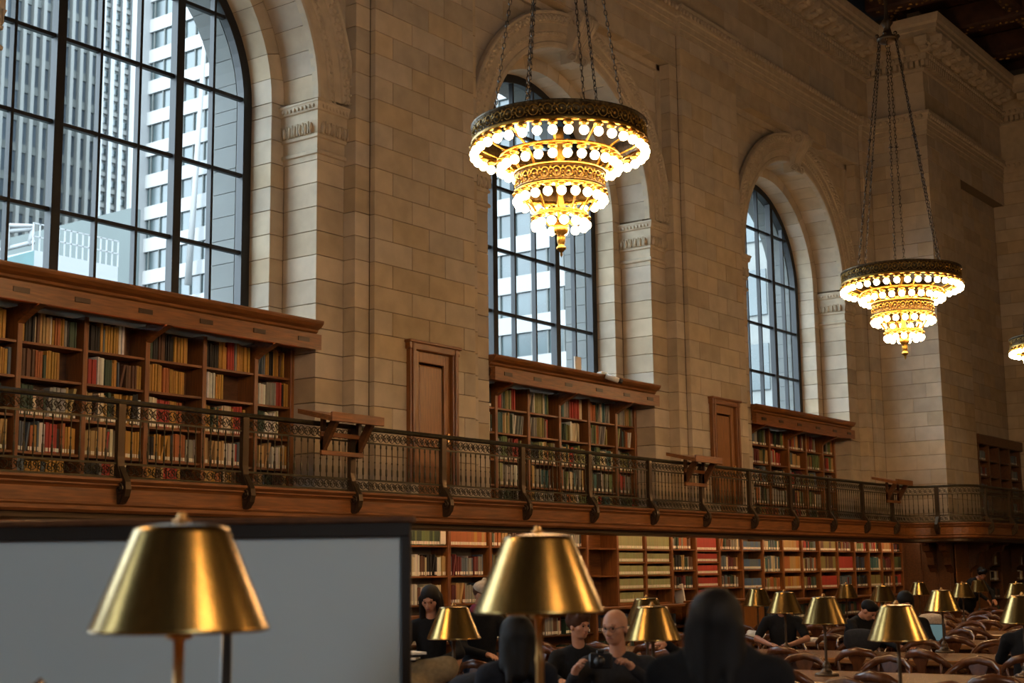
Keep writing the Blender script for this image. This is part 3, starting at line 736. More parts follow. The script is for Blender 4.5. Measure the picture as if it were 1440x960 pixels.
# ------------------------------------------------------------------ gallery bookcases under the windows
BD = [-2.66, -1.92, -.97, 0, .97, 1.92, 2.66]
SZ = [4.52, 4.10, 3.64, 3.21, 2.86]
YB = 14.75
NTH = ['left end', 'second', 'third', 'fourth', 'fifth', 'right end']
ROWN = ['top', 'second', 'third', 'fourth', 'bottom']
CASE = ['nearest', 'middle', 'farthest']
for ci, xc in enumerate(WC):
    b = empty('gallery_bookcase', (xc, YB, ZG), label='tall oak bookcase built under the %s arched window on the gallery' % CASE[ci], cat='bookcase', group='oak bookcases under the windows on the gallery')
    MB().box(xc-R1+.01, xc+R1-.01, YB+.32, YB+.36, ZG, 4.95).build('back_panel', M['wood_dark'], b)
    for i, o in enumerate(BD):
        x = xc+o; x = x+.035 if i == 0 else (x-.035 if i == 6 else x)
        MB().box(x-.035, x+.035, YB-.02, YB+.33, ZG, 4.93, b=.006).build('side_panel' if i in (0, 6) else 'upright', M['wood_v'], b)
    for i in range(6):
        xa, xb = xc+BD[i]+.035, xc+BD[i+1]-.035
        for z in SZ[:4]: MB().box(xa, xb, YB+.005, YB+.32, z-.03, z).build('shelf', M['wood'], b)
        MB().box(xa, xb, YB-.01, YB+.32, ZG, SZ[4], b=.004).build('base_board', M['wood'], b)
    # fascia and cornice project past the wall face
    fa = MB(); fa.box(xc-R1-.0, xc+R1+.0, 14.36, 14.42, 4.90, 5.12, b=.006); fa.box(xc-R1, xc+R1, 14.42, YG-.1, 5.02, 5.10); fa.build('fascia_board', M['wood'], b)
    co = MB()
    prof = [(14.44, 5.10), (14.33, 5.10), (14.32, 5.13), (14.29, 5.15), (14.28, 5.18), (14.22, 5.21), (14.18, 5.25), (14.17, 5.28), (14.17, 5.30), (YG-.1, 5.32), (YG-.1, 5.10)]
    co.prism(prof, 'x', xc-R1-.02, xc+R1+.02, 0)
    co.prism([(14.20, 4.88), (14.20, 5.10), (14.30, 5.10), (14.30, 4.90)], 'x', xc-R1-.0, xc+R1+.0)
    co.build('cornice', M['wood'], b)
    for i, o in enumerate((-2.3, -1.45, -.5, .5, 1.45, 2.3)):
        MB().box(xc+o-.11, xc+o+.11, 14.19, 14.202, 4.97, 5.03).build('label_plate', M['plate'], b)
    MB().box(xc-R1+.25, xc+R1-.25, 14.36, 14.39, 4.925, 4.955).build('light_strip', M['strip'], b)
    MB().box(xc-R1+.03, xc+R1-.03, 14.30, YB-.02, 4.955, 4.985).build('soffit_board', M['wood'], b)
    for o in (-1.92, 0, 1.92):
        MB().prism([(YB-.02, 4.93), (YB-.02, 4.72), (YB-.12, 4.78), (14.31, 4.90), (14.31, 4.95), (YB-.02, 4.95)], 'x', xc+o-.05, xc+o+.05).build('bracket', M['wood'], b)
    for r, z in enumerate(SZ):
        for i in range(6):
            xa, xb = xc+BD[i]+.037, xc+BD[i+1]-.037
            fill = rnd.choice((1, 1, 1, .97, .8, .72, .9))
            if ci == 0 and (r, i) == (0, 2): fill = .72
            if ci == 0 and (r, i) == (1, 1): fill = .70
            if ci == 0 and (r, i) == (1, 4): fill = .45
            pal = ('w1', 'w2', 'w3')[ci]
            single = (ci == 0 and r <= 1) or (ci == 1 and r <= 1 and i > 0)
            hmax = (SZ[r-1]-.03-z) if r else 4.93-z
            shelf_books(xa, xb, z+.001, YB+.03, hmax*.96, pal, '%s shelf, %s bay, %s gallery bookcase' % (ROWN[r], NTH[i], CASE[ci]), single, 'up', fill,
                        lab=not single, lean=.07, group='books in the gallery bookcases', w=(.022, .05) if ci else (.024, .05))
# recessed bookcase at the far right of the gallery
b = empty('gallery_bookcase', (39.3, YE, ZG), label='dark oak bookcase in the recess at the far right of the gallery', cat='bookcase')
MB().box(37.55, 41.1, YE+.26, YE+.30, ZG, 5.18).build('back_panel', M['wood_dark'], b)
for x in (37.55, 38.35, 39.2, 40.1, 41.0): MB().box(x, x+.10, YE+.0, YE+.28, ZG, 5.0, b=.006).build('upright', M['wood_dark'], b)
MB().box(37.52, 41.18, YE-.06, YE+.30, 4.92, 5.18, b=.02).build('cornice', M['wood_dark'], b)
for z in SZ:
    for xa, xb in ((37.65, 38.35), (38.45, 39.2), (39.3, 40.1), (40.2, 41.0)):
        MB().box(xa, xb, YE+.02, YE+.28, z-.03, z).build('shelf', M['wood_dark'], b)
        if xa in (37.65, 40.2): shelf_books(xa, xb, z, YE+.05, .28, 'cool', '', False, 'up', .95, lab=True)

# ------------------------------------------------------------------ gallery: floor slab, fascia, railing
YR0 = 13.08                                                        # centre line of the railing
gpath = [(-12, YR0), (33.5, YR0)]
for i in range(1, 9):                                              # rounded turn into the corner
    a = PI/2*i/8; gpath.append((33.5+.62*math.sin(a), YR0-.62*(1-math.cos(a))))
gpath += [(34.12, 12.2)]
for i in range(1, 7):
    a = PI/2*i/6; gpath.append((34.12+.64*(1-math.cos(a)), 12.2-.64*math.sin(a)))
gpath += [(XN-.02, 11.56)]
slab = MB()
prof_f = [(-.16, 2.42), (.0, 2.42), (.03, 2.45), (.03, 2.49), (.05, 2.51), (.05, 2.525), (.04, 2.535), (.04, 2.68), (.055, 2.70), (.08, 2.72), (.08, 2.735), (.12, 2.77), (.12, 2.795), (.10, 2.80), (-.3, 2.80)]
sweep(slab, gpath, prof_f)
slab.build('gallery_fascia', M['wood'], kind='structure')
sl = MB()
n = len(gpath)
outer = [(x, y) for x, y in gpath]
inner = [(-12, 14.6)]+[(x, 14.6) for x, y in gpath[1:-1]]+[(XN, 14.6)]
for i in range(n-1):
    sl.add([(*outer[i], 2.795), (*outer[i+1], 2.795), (inner[i+1][0], 14.6, 2.795), (inner[i][0], 14.6, 2.795), (*outer[i], 2.50), (*outer[i+1], 2.50), (inner[i+1][0], 14.6, 2.50), (inner[i][0], 14.6, 2.50)],
           [(0, 1, 2, 3), (7, 6, 5, 4), (0, 4, 5, 1)])
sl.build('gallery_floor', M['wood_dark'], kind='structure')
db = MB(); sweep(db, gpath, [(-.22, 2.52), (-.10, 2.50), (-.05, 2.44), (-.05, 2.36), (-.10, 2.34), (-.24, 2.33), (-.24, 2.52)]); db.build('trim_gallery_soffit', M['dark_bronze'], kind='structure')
rl = empty('gallery_railing', (20, YR0, ZG), label='long bronze gallery railing with thin balusters and scrolled posts', cat='railing')
hr = MB(); sweep(hr, gpath, [(-.045, 3.64), (-.05, 3.665), (-.03, 3.69), (.03, 3.69), (.05, 3.665), (.045, 3.64), (.02, 3.63), (-.02, 3.63), (-.045, 3.64)]); hr.build('handrail', M['bronze'], rl)
for nm, zz in (('upper_rail', 3.47), ('lower_rail', 2.97), ('bottom_rail', 2.82)):
    q = MB(); sweep(q, gpath, [(-.012, zz-.012), (-.012, zz+.012), (.012, zz+.012), (.012, zz-.012), (-.012, zz-.012)]); q.build(nm, M['bronze'], rl)
def gpt(s):
    for a, b in zip(gpath, gpath[1:]):
        d = math.hypot(b[0]-a[0], b[1]-a[1])
        if s <= d: return (a[0]+(b[0]-a[0])*s/d, a[1]+(b[1]-a[1])*s/d, math.atan2(b[1]-a[1], b[0]-a[0]))
        s -= d
    return (*gpath[-1], 0)
TOT = sum(math.hypot(b[0]-a[0], b[1]-a[1]) for a, b in zip(gpath, gpath[1:]))
bal = MB(); bal.lathe([(.008, 2.97), (.008, 3.03), (.014, 3.05), (.014, 3.12), (.008, 3.14), (.007, 3.2), (.013, 3.215), (.007, 3.23), (.007, 3.40), (.013, 3.42), (.008, 3.47)], 6)
bal.v = [(x, y, z-ZG) for x, y, z in bal.v]
bal_me = bal.mesh('baluster', M['bronze'])
POSTX = [10.43, 12.31, 14.24, 16.16, 18.10, 19.98, 21.90, 23.78, 25.70, 27.52, 29.42, 31.25, 33.0]
spost = [x+12 for x in ([8.5, 6.6]+POSTX)]
s1 = spost[-1]
spost += [s1+1.55, s1+3.1, s1+4.9, s1+6.7, s1+8.5]
pm = MB()                                                          # scrolled post, local origin on the gallery floor line
prf = [(.035, .86), (-.035, .86), (-.04, .80), (-.035, .40), (-.03, .25), (-.05, .14), (-.12, .04), (-.17, -.04), (-.18, -.12), (-.16, -.20), (-.10, -.27), (-.03, -.29), (.035, -.27)]
pm.prism(prf, 'x', -.038, .038); pm.prism([(p[0]*.6-.015, p[1]) for p in prf], 'x', -.048, .048)
for sx in (-1, 1): pm.tube([(sx*.056, -.09+.075*(1-i/20)*math.cos(i*.6), -.12+.075*(1-i/20)*math.sin(i*.6)) for i in range(18)], .012, 5)
post_me = pm.mesh('scrolled_post', M['dark_bronze'])
for s in spost:
    x, y, a = gpt(s); o = bpy.data.objects.new('scrolled_post', post_me); COL.objects.link(o); o.parent = rl; off = rl['_o']
    o.location = (x-off[0], y-off[1], ZG-off[2]); o.rotation_euler = (0, 0, a)
s = 12+8.6; nb = 0; sb = MB(); nbal = 0
while s < TOT-2.2:
    x, y, a = gpt(s)
    if min(abs(s-q) for q in spost) > .07:
        if nbal < 290:
            o = bpy.data.objects.new('baluster', bal_me); COL.objects.link(o); o.parent = rl; o.location = (x-rl['_o'][0], y-rl['_o'][1], 0); nbal += 1
    ca, sa = math.cos(a), math.sin(a)
    for (zc, r) in ((3.555, .068), (2.895, .058)):                 # scroll frieze: ring, inner cross and small discs
        def ringp(cx, cz, r_, q, seg=10): sb.tube([(x+ca*(cx+r_*math.cos(2*PI*i/seg)), y+sa*(cx+r_*math.cos(2*PI*i/seg)), cz+r_*math.sin(2*PI*i/seg)) for i in range(seg)], q, 3, closed=True)
        ringp(0, zc, r*.85, .006); ringp(.03, zc+.018, r*.35, .006, 6); ringp(-.03, zc-.018, r*.35, .006, 6); ringp(.0585, zc, r*.5, .005, 6)
    s += .1175
sb.build('scroll_frieze', M['bronze'], rl, kind='stuff')
# light under the gallery, washing the lower bookcases
for i in range(9):
    x = 8+i*3.0; o = MB().box(x, x+2.9, 13.38, 13.43, 2.44, 2.47).build('shelf_light', M['strip_low']); tag(o, 'warm strip light under the gallery edge, %s from the left end' % ORD[i], 'light', 'strip lights under the gallery')

# reading stands hung on the railing
def stand(x, which):
    st = empty('reading_stand', (x, YR0, 3.0), label='oak reading stand on the rail, %s' % which, cat='stand', group='reading stands on the gallery rail')
    w = .40
    t = MB(); t.prism([(YR0-.36, 3.66), (YR0-.37, 3.73), (YR0+.22, 3.86), (YR0+.22, 3.80)], 'x', x-w-.1, x+w+.1); t.build('sloping_top', M['wood'], st)
    MB().box(x-w-.1, x+w+.1, YR0-.40, YR0-.36, 3.66, 3.78, b=.006).build('book_ledge', M['wood'], st)
    for s in (-1, 1):
        xx = x+s*(w-.06)
        br = MB(); br.prism([(YR0-.06, 3.28), (YR0-.11, 3.30), (YR0-.34, 3.66), (YR0-.24, 3.69), (YR0-.06, 3.42)], 'x', xx-.03, xx+.03)
        br.box(xx-.03, xx+.03, YR0-.11, YR0-.06, 3.24, 3.72); br.build('bracket', M['wood_dark'], st)
    for z in (3.28, 3.52): MB().box(x-w+.0, x+w-.0, YR0-.12, YR0-.08, z-.03, z+.03, b=.005).build('cross_rail', M['wood'], st)
stand(13.95, 'between the nearest bookcase and the first door'); stand(23.4, 'in front of the middle bookcase right end'); stand(32.9, 'just right of the farthest bookcase')

# security camera and sign on the middle bookcase
c = empty('security_camera', (22.27, 14.2, 5.2), label='small white security camera on the middle gallery bookcase cornice', cat='camera')
MB().box(22.12, 22.34, 14.15, 14.25, 5.30, 5.34, b=.006).build('mount_arm', M['white_plastic'], c)
MB().tube([(22.25, 14.15, 5.27), (22.42, 13.98, 5.19)], .05, 10).build('camera_body', M['white_plastic'], c)
MB().tube([(22.41, 13.99, 5.195), (22.47, 13.93, 5.165)], .042, 10).build('lens', M['black_plastic'], c)
o = MB().box(21.78, 21.98, 14.5, 14.53, 5.31, 5.62).build('sensor_panel', M['paper']); tag(o, 'small upright beige panel on the cornice beside the security camera', 'panel')

# ------------------------------------------------------------------ lower bookcases below the gallery
DV = [17.07, 18.09, 19.03, 19.97, 20.83, 21.79, 22.75, 23.69, 24.61, 25.55, 26.51, 27.43, 28.36, 29.30, 30.21, 31.17, 32.13, 32.97, 33.75, 34.47, 35.08]
while DV[0] > 8: DV.insert(0, DV[0]-.945)
YL = 13.70
STD = [2.135, 1.69, 1.275]; FINE = [2.118, 1.89, 1.663, 1.42, 1.187]; TWO = [2.13, 1.66]
C16 = DV.index(17.07)
spec = {C16-1: (STD, ['dkgreen', 'creammix', 'creammix']), C16: (STD, ['orange', 'cool', 'mix']), C16+1: (STD, ['mix', 'mix', 'mix']), C16+2: (STD, ['mix', 'w2', 'mix']),
        C16+3: ([2.14, 1.80, 1.45, 1.15], ['mix', 'mix', 'mix', 'mix']), C16+4: (TWO, None), C16+5: (FINE, ['green']*5), C16+6: (FINE[:4], ['green']*4), C16+7: ([2.13, 1.74, 1.40], ['mix', 'mix', 'dark']),
        C16+8: ([2.11, 1.89, 1.66, 1.42, 1.19], ['red']*5), C16+9: ([2.13, 1.74, 1.40], ['mix', 'mix', 'mix']), C16+10: ([2.13, 1.74, 1.36], ['blue', 'blue', 'blue']),
        C16+11: (STD[:2]+[1.32], ['teal', 'teal', 'mix']), C16+12: (STD[:2]+[1.32], ['tan', 'tan', 'tan']), C16+13: (STD[:2]+[1.32], ['w3', 'mix', 'w3']), C16+14: (STD[:2]+[1.32], ['olive', 'olive', 'red']),
        C16+15: (STD[:2]+[1.32], ['mix', 'red', 'cool']), C16+16: (STD[:2]+[1.32], ['w2', 'dark', 'dark']), C16+17: (STD[:2]+[1.32], ['w3', 'teal', 'olive']), C16+18: (STD[:2]+[1.32], ['tan', 'dark', 'mix']), C16+19: (STD[:2]+[1.32], ['dark', 'dkgreen', 'redgreen'])}
nlow = len(DV)-1
lb = empty('lower_bookcase', ((DV[0]+DV[-1])/2, YL, 0), label='long oak wall bookcase of narrow bays under the gallery', cat='bookcase')
MB().box(DV[0], DV[-1], YL+.33, YL+.36, 0, 2.5).build('back_panel', M['wood'], lb)
MB().box(DV[0], DV[-1], YL-.03, YL+.34, 2.46, 2.52, b=.006).build('top_board', M['wood'], lb)
MB().box(DV[0], DV[-1], YL-.25, YL+.02, 1.08, 1.13, b=.008).build('counter_ledge', M['wood'], lb)
MB().box(DV[0], DV[-1], YL-.20, YL+.33, 0, .12, b=.006).build('plinth', M['wood_dark'], lb)
for i, x in enumerate(DV):
    MB().box(x-.03, x+.03, YL-.02, YL+.33, 1.13, 2.47, b=.006).build('upright', M['wood_v'], lb)
    if i % 2 == 0: MB().box(x-.03, x+.03, YL-.18, YL+.33, .1, 1.09, b=.006).build('lower_upright', M['wood_v'], lb)
for i in range(nlow):
    xa, xb = DV[i]+.032, DV[i+1]-.032
    sh, pl_ = spec.get(i, (STD, ['mix', 'dkgreen', 'creammix']))
    top = 2.46
    for r, z in enumerate(sh):
        MB().box(xa, xb, YL+.0, YL+.33, z-.025, z).build('shelf', M['wood'], lb)
        if pl_:
            un = pl_[r] in ('green', 'red', 'tan', 'blue', 'olive', 'orange', 'dkgreen')
            single = i >= C16-1 and i < C16+10 and (r < 3) and un or (i == C16+1 and r == 0) or (i in (C16, C16-1) and r < 2)
            single = False
            hm = (top-.03-z)*(.80 if len(sh) < 5 else .86)
            if pl_[r] == 'blue': hm *= .75
            fl = 1 if un else rnd.choice((1, .95, .9))
            if i == C16+7 and r == 2: fl = .95
            shelf_books(xa, xb, z+.001, YL+.02, hm, pl_[r], 'on shelf row %s of lower bay %s counted from the left' % (('one', 'two', 'three', 'four', 'five')[r], i-C16+2) if i-C16+2 > 0 else '', single, 'low', fl, un, True, lean=.0 if un else .04,
                        depth=.2, group='books in the lower wall bookcase', w=(.03, .05) if un else (.022, .045))
        top = z-.0
    if i == C16+5 or i == C16+6: MB().box(xa, xb, YL+.0, YL+.33, 1.13, 1.16).build('shelf', M['wood'], lb)
    for z in (.72, .28):
        MB().box(xa-.03, xb+.03, YL-.12, YL+.33, z-.025, z).build('shelf', M['wood_dark'], lb)
        if i >= C16-1 and not i in (C16+7, C16+8, C16+9): shelf_books(xa, xb, z, YL-.10, .29, 'dark' if i % 3 else 'mix', '', False, 'low', .97, lab=True, w=(.03, .05))
o = MB().box(-.022, .022, 0, .2, 0, .36, b=.003).build('book', M['paper']); o.location = (24.12, YL-.02, 1.135); o.rotation_euler = (0, -.26, 0); tag(o, 'pale book leaning alone below the mixed bay between the green and red volumes', 'book', 'books in the lower wall bookcase')
cc = empty('catalogue_cabinet', (25.0, YL-.3, 0), label='low oak cabinet with plain panel doors below the leaning pale book', cat='cabinet')
MB().box(23.72, 26.5, YL-.45, YL-.25, .1, 1.14, b=.01).build('body', M['wood'], cc)
MB().box(23.68, 26.54, YL-.50, YL-.22, 1.14, 1.18, b=.006).build('top_board', M['wood'], cc)
for k in range(3): MB().box(23.78+k*.91, 24.63+k*.91, YL-.475, YL-.445, .2, 1.08, b=.01).build('door', M['door'], cc)
# photo frame among the top row
o = MB().box(16.88, 17.0, YL+.0, YL+.02, 2.16, 2.38).build('picture_card', M['paper']); tag(o, 'small framed card standing at the end of the top green book row', 'card')

# panelling below the corner of the gallery
pn = empty('trim_panelling', (XE, 13, 0), kind='structure')
MB().box(XE-.04, XE+.3, YE-.04, YL+.3, 0, 2.5).build('panel_wall', M['wood_dark'], pn)
MB().box(XE, 37.45, YE-.04, YE+.3, 0, 2.5).build('panel_wall', M['wood'], pn)
for y0, y1 in ((12.5, 12.78), (12.84, 13.15), (13.2, 13.6)):
    MB().box(XE-.07, XE-.03, y0, y1, .3, 2.3, b=.015).build('raised_panel', M['wood_dark'], pn)
for x0, x1 in ((35.2, 36.2), (36.3, 37.35)): MB().box(x0, x1, YE-.07, YE-.03, .3, 2.3, b=.015).build('raised_panel', M['wood'], pn)
for (x, y, rz) in ((XE-.05, 12.9, 0), (XE-.05, 12.48, 0), (36.2, YE-.05, PI/2), (37.4, YE-.05, PI/2), (39.6, YE-.05, PI/2)):
    q = MB(); q.prism([(0, 2.5), (-.62, 2.5), (-.62, 2.36), (-.52, 2.30), (-.46, 2.14), (-.3, 2.12), (-.22, 1.98), (-.2, 1.80), (-.08, 1.72), (0, 1.6)], 'x', -.09, .09)
    q.tube([(0, -.3+.1*(1-i/20)*math.cos(i*.6), 2.28+.1*(1-i/20)*math.sin(i*.6)) for i in range(18)], .09, 5)
    q.ball((0, -.56, 2.36), (.11, .08, .1), 8, 5)
    ca, sa = math.cos(-PI/2+rz), math.sin(-PI/2+rz)
    q.v = [(x+ca*px-sa*py, y+sa*px+ca*py, pz) for px, py, pz in q.v]
    q.build('carved_bracket', M['wood_dark'], pn)
fb = empty('end_bookcase', (39.3, YE, 0), label='dark bookcase with a few shelves under the gallery at the far right', cat='bookcase')
MB().box(37.5, XN, YE+.28, YE+.32, 0, 2.5).build('back_panel', M['wood_dark'], fb)
eb = MB()
for x0, x1 in ((37.5, 37.75), (38.75, 40.0), (40.9, 41.15)): MB().box(x0, x1, YE-.04, YE+.3, 0, 2.5, b=.01).build('pilaster', M['wood_dark'], fb)
for z in (.5, .95, 1.4, 1.8, 2.15):
    for xa, xb in ((37.75, 38.75), (40.0, 40.9)):
        MB().box(xa, xb, YE, YE+.28, z-.03, z).build('shelf', M['wood_dark'], fb)
        shelf_books(xa, xb, z, YE+.03, .26, 'creammix' if z > 1.3 else 'dark', '', False, 'low', .9, lab=True)
stuff_up.add(stuff_low.v, [], 0); no = len(stuff_up.v)-len(stuff_low.v)
stuff_up.f += [[i+no for i in f] for f in stuff_low.f]; stuff_up.m += stuff_low.m; stuff_up.c += stuff_low.c; stuff_up.smooth += stuff_low.smooth
su = stuff_up.build('shelved_books', M['book_many'], kind='stuff'); tag(su, 'all the smaller books on the farther gallery shelves and under the gallery', 'books')

# ------------------------------------------------------------------ chandeliers (built at the origin = centre of the upper bulb ring)
def chandelier():
    r = empty('chandelier', (0, 0, 0), label='x', cat='chandelier', group='tiered bronze chandeliers', local=True)
    def drum(name, R_, z0, z1, m, lip=.03, n=48):
        d = MB(); d.lathe([(R_-.02, z0), (R_+.012, z0), (R_+.018, z0+.02), (R_, z0+.03), (R_, z1-.04), (R_+lip, z1-.02), (R_+lip, z1), (R_-.02, z1), (R_-.02, z0)], n)
        return d.build(name, m, r)
    def relief(name, R_, z0, z1, k):
        q = MB(); h = (z1-z0)
        for i in range(k):
            a = 2*PI*i/k; ca, sa = math.cos(a), math.sin(a)
            w = 2*PI/k
            def on(da, dz): return ((R_+.008)*math.cos(a+da*w), (R_+.008)*math.sin(a+da*w), z0+h*dz)
            q.tube([on(.36*math.cos(j*PI/5), .5+.42*math.sin(j*PI/5)) for j in range(10)], h*.05, 3, closed=True)
            q.tube([on(.5+.30*(1-j/9)*math.cos(j*.9), .5+.40*(1-j/9)*math.sin(j*.9)) for j in range(9)], h*.05, 3)
            q.ball(on(0, .5), h*.12, 5, 4)
            for dz in (.12, .88): q.ball(on(.5, dz), h*.09, 4, 3)
        return q.build(name, M['gilt'], r)
    # tier 1: broad pierced drum
    d1 = drum('upper_drum', .90, .13, .31, M['filigree']); relief('relief_band', .905, .15, .28, 40).parent = d1
    drum('upper_gilt_rim', .915, .10, .14, M['gilt'], .012)
    drum('middle_ring', .62, -.05, -.015, M['gilt'], .01, 40)
    d3 = drum('lower_drum', .46, -.39, -.215, M['filigree'], .02, 40); relief('relief_band', .463, -.37, -.24, 24).parent = d3
    drum('lower_gilt_rim', .475, -.225, -.20, M['gilt'], .012, 40); drum('lower_bulb_ring', .46, -.415, -.385, M['gilt'], .01, 36)
    drum('bottom_ring', .275, -.68, -.635, M['gilt'], .015, 28)
    sp = MB()
    for i in range(12):                                            # spokes and scroll arms
        a = 2*PI*i/12; c, s = math.cos(a), math.sin(a)
        sp.tube([(.9*c, .9*s, .14), (.75*c, .75*s, .04), (.62*c, .62*s, -.02), (.52*c, .52*s, -.10), (.46*c, .46*s, -.20)], .012, 5)
        sp.tube([(.46*c, .46*s, -.39), (.36*c, .36*s, -.50), (.27*c, .27*s, -.64)], .010, 5)
    for i in range(6):
        a = 2*PI*i/6; c, s = math.cos(a), math.sin(a); sp.tube([(.27*c, .27*s, -.66), (.14*c, .14*s, -.70), (.05*c, .05*s, -.74)], .010, 5)
    sp.build('scroll_arms', M['gilt'], r)
    st = MB(); st.lathe([(0, .30), (.04, .30), (.05, .2), (.03, .1), (.07, 0), (.03, -.1), (.06, -.3), (.03, -.45), (.05, -.6), (.03, -.7)], 10); st.build('centre_stem', M['gilt'], r)
    fn = MB(); fn.lathe([(.0, -.74), (.08, -.75), (.085, -.80), (.07, -.84), (.04, -.86), (.045, -.90), (.04, -.95), (.028, -.97), (.05, -.99), (.052, -1.01), (.028, -1.03), (.012, -1.05), (.016, -1.07), (0, -1.10)], 14); fn.build('finial', M['gilt'], r)
    bm = MB().ball((0, 0, 0), .047, 12, 8).mesh('bulb', M['bulb'])
    cu = MB(); cu.lathe([(.012, .14), (.014, .10), (.035, .095), (.052, .08), (.05, .065), (.03, .055), (.03, .045)], 10); cup = cu.mesh('cup', M['gilt'])
    for (R_, z, n_) in ((.90, 0, 36), (.62, -.156, 26), (.455, -.50, 20), (.27, -.76, 13)):
        cups = MB()
        for i in range(n_):
            a = 2*PI*i/n_; o = bpy.data.objects.new('bulb', bm); COL.objects.link(o); o.parent = r; o.location = (R_*math.cos(a), R_*math.sin(a), z)
            o = bpy.data.objects.new('bulb_cup', cup); COL.objects.link(o); o.parent = r; o.location = (R_*math.cos(a), R_*math.sin(a), z)
    HUBZ = 4.12
    for i in range(6):
        a = R(8)+2*PI*i/6; p0 = Vector((.70*math.cos(a), .70*math.sin(a), .31)); p1 = Vector((.15*math.cos(a), .15*math.sin(a), HUBZ))
        ch = MB(); L_ = (p1-p0).length; nl = int(L_/.062); d = (p1-p0).normalized(); side = d.cross(Vector((0, 0, 1))).normalized(); oth = side.cross(d)
        for k in range(nl):
            c = p0+d*(L_*(k+.5)/nl); s2 = side if k % 2 else oth
            ch.tube([c+d*(.042*math.cos(q*PI/3))+s2*(.016*math.sin(q*PI/3)) for q in range(6)], .0065, 3, closed=True)
        ch.build('chain', M['iron_chain'], r)
        sz = MB(); c = p0+(p1-p0)*(.50 if i % 2 else .56)
        for ax in range(3):
            v = [0, 0, 0]; v[ax] = .045; v = Vector(v); sz.tube([c-v, c, c+v], [.002, .016, .002], 5)
        sz.build('star_ornament', M['iron_chain'], r)
    hb = MB(); hb.lathe([(0, 4.06), (.10, 4.08), (.17, 4.12), (.18, 4.16), (.08, 4.22), (.05, 4.35), (.10, 4.42), (.04, 4.5), (.03, 4.6), (.03, 9.7)], 12)
    for i in range(6): a = 2*PI*i/6; hb.ball((.17*math.cos(a), .17*math.sin(a), 4.20), .035, 6, 4)
    hb.build('hanging_hub', M['dark_bronze'], r)
    return r
zr = 6.04
ch0 = chandelier(); ch0.location = (12.17, 8.25, zr)
ch0['label'] = 'large lit bronze chandelier in front of the middle window, the nearest in view'
dup(ch0, None, (21.70, 8.25, zr), R(7), 'smaller looking lit chandelier on long chains in front of the right corner')
dup(ch0, None, (30.15, 8.25, zr), R(3), 'lit chandelier mostly cut off by the right edge, one globe showing')
dup(ch0, None, (2.7, 8.25, zr), R(3), 'chandelier outside the picture to the left')
for x, nm in ((2.7, 'left'), (12.17, 'middle'), (21.7, 'right')): dup(ch0, None, (x, -2.6, zr), R(3), 'chandelier in the row behind the camera, %s one of three' % nm)

# ------------------------------------------------------------------ table lamps (origin on the table top)
def lamp(sc=1., dark=True):
    r = empty('table_lamp', (0, 0, 0), label='x', cat='lamp', group='brass reading lamps on the tables', local=True)
    sh = MB(); zb = .46
    prof = [(.200, 0), (.205, .002), (.206, .006), (.204, .010), (.2015, .016), (.113, .226), (.111, .231), (.107, .236), (.100, .240), (.095, .2415), (.05, .246), (.03, .247)]
    sh.lathe([(a, zb+b) for a, b in prof], 48); sh.lathe([(a-.003, zb+b-.001) for a, b in prof[::-1]], 48)
    sh.build('lamp_shade', M['brass'], r)
    tk = MB(); tk.lathe([(0, zb+.25), (.022, zb+.25), (.022, zb+.254), (.01, zb+.258), (.012, zb+.266), (.007, zb+.272), (0, zb+.274)], 12); tk.build('top_knob', M['brass_stem'], r)
    m = M['dark_bronze'] if dark else M['brass_stem']
    sm = MB(); sm.lathe([(.014, .12), (.013, .30), (.016, .32), (.012, .34), (.013, .44), (.030, .445), (.032, .46), (.018, .47), (.012, .50), (.010, zb+.25)], 12); sm.build('stem', m, r)
    bs = MB(); bs.lathe([(0, 0), (.105, 0), (.11, .012), (.09, .026), (.06, .032), (.045, .05), (.035, .07), (.045, .085), (.03, .105), (.022, .12), (.014, .13)], 20); bs.build('base', m, r)
    bb = MB(); bb.ball((.035, 0, zb+.10), (.028, .028, .045), 8, 6); bb.ball((-.035, 0, zb+.10), (.028, .028, .045), 8, 6); bb.build('bulb', M['white_plastic'], r)
    return r
lp = lamp(); lp.location = (8.79, 7.01, .76); lp['label'] = 'brass table lamp left of the two large foreground lamps, beside the reading woman'
TABLEX = [9.4, 12.45, 15.75, 18.9, 21.9, 24.7, 27.5, 30.5]
LAMPS = [(9.144, 5.464, 'brass table lamp right of the bald man, front one of an overlapping pair'), (9.70, 3.85, 'largest brass table lamp in the right half, in front of the laptop'),
         (12.0, 7.23, 'brass table lamp just behind the lamp beside the bald man'), (12.50, 5.65, 'brass lamp third from the foreground dark haired woman, dark stem in full view'),
         (12.0, 9.08, 'gilt lit brass lamp half hidden behind the second foreground lamp'), (13.1, 4.04, 'brass lamp cut by the right edge, the lower of two'),
         (15.52, 7.5, 'brass lamp hiding the head of the person in a black t-shirt'), (16.55, 6.02, 'brass lamp with its dark base standing on the open table at right'),
         (18.6, 9.4, 'small brass lamp behind the foreground woman head, leftmost of the back rows'), (21.4, 8.7, 'small brass lamp behind the dark jacket, left of the hidden black hair'),
         (24.0, 10.42, 'small bright gold brass lamp close to the lower bookcase'), (24.6, 8.58, 'small brass lamp left of the bending person'),
         (23.9, 7.45, 'brass lamp cut by the right edge, the upper of two'), (27.0, 10.25, 'tiny brass lamp before the dark wooden panelling'), (30.4, 10.26, 'tiny brass lamp directly below the bending person with curly hair')]
for x, y, lab in LAMPS:
    l = dup(lp, None, (x, y, .76), rnd.uniform(0, 6), lab)
l1 = dup(lp, None, (2.818, 3.245, 1.09), 0, 'largest blurred brass lamp, left foreground before the grey screen')
l2 = dup(lp, None, (4.651, 3.287, 1.09), 0, 'large blurred brass lamp at the centre foreground')
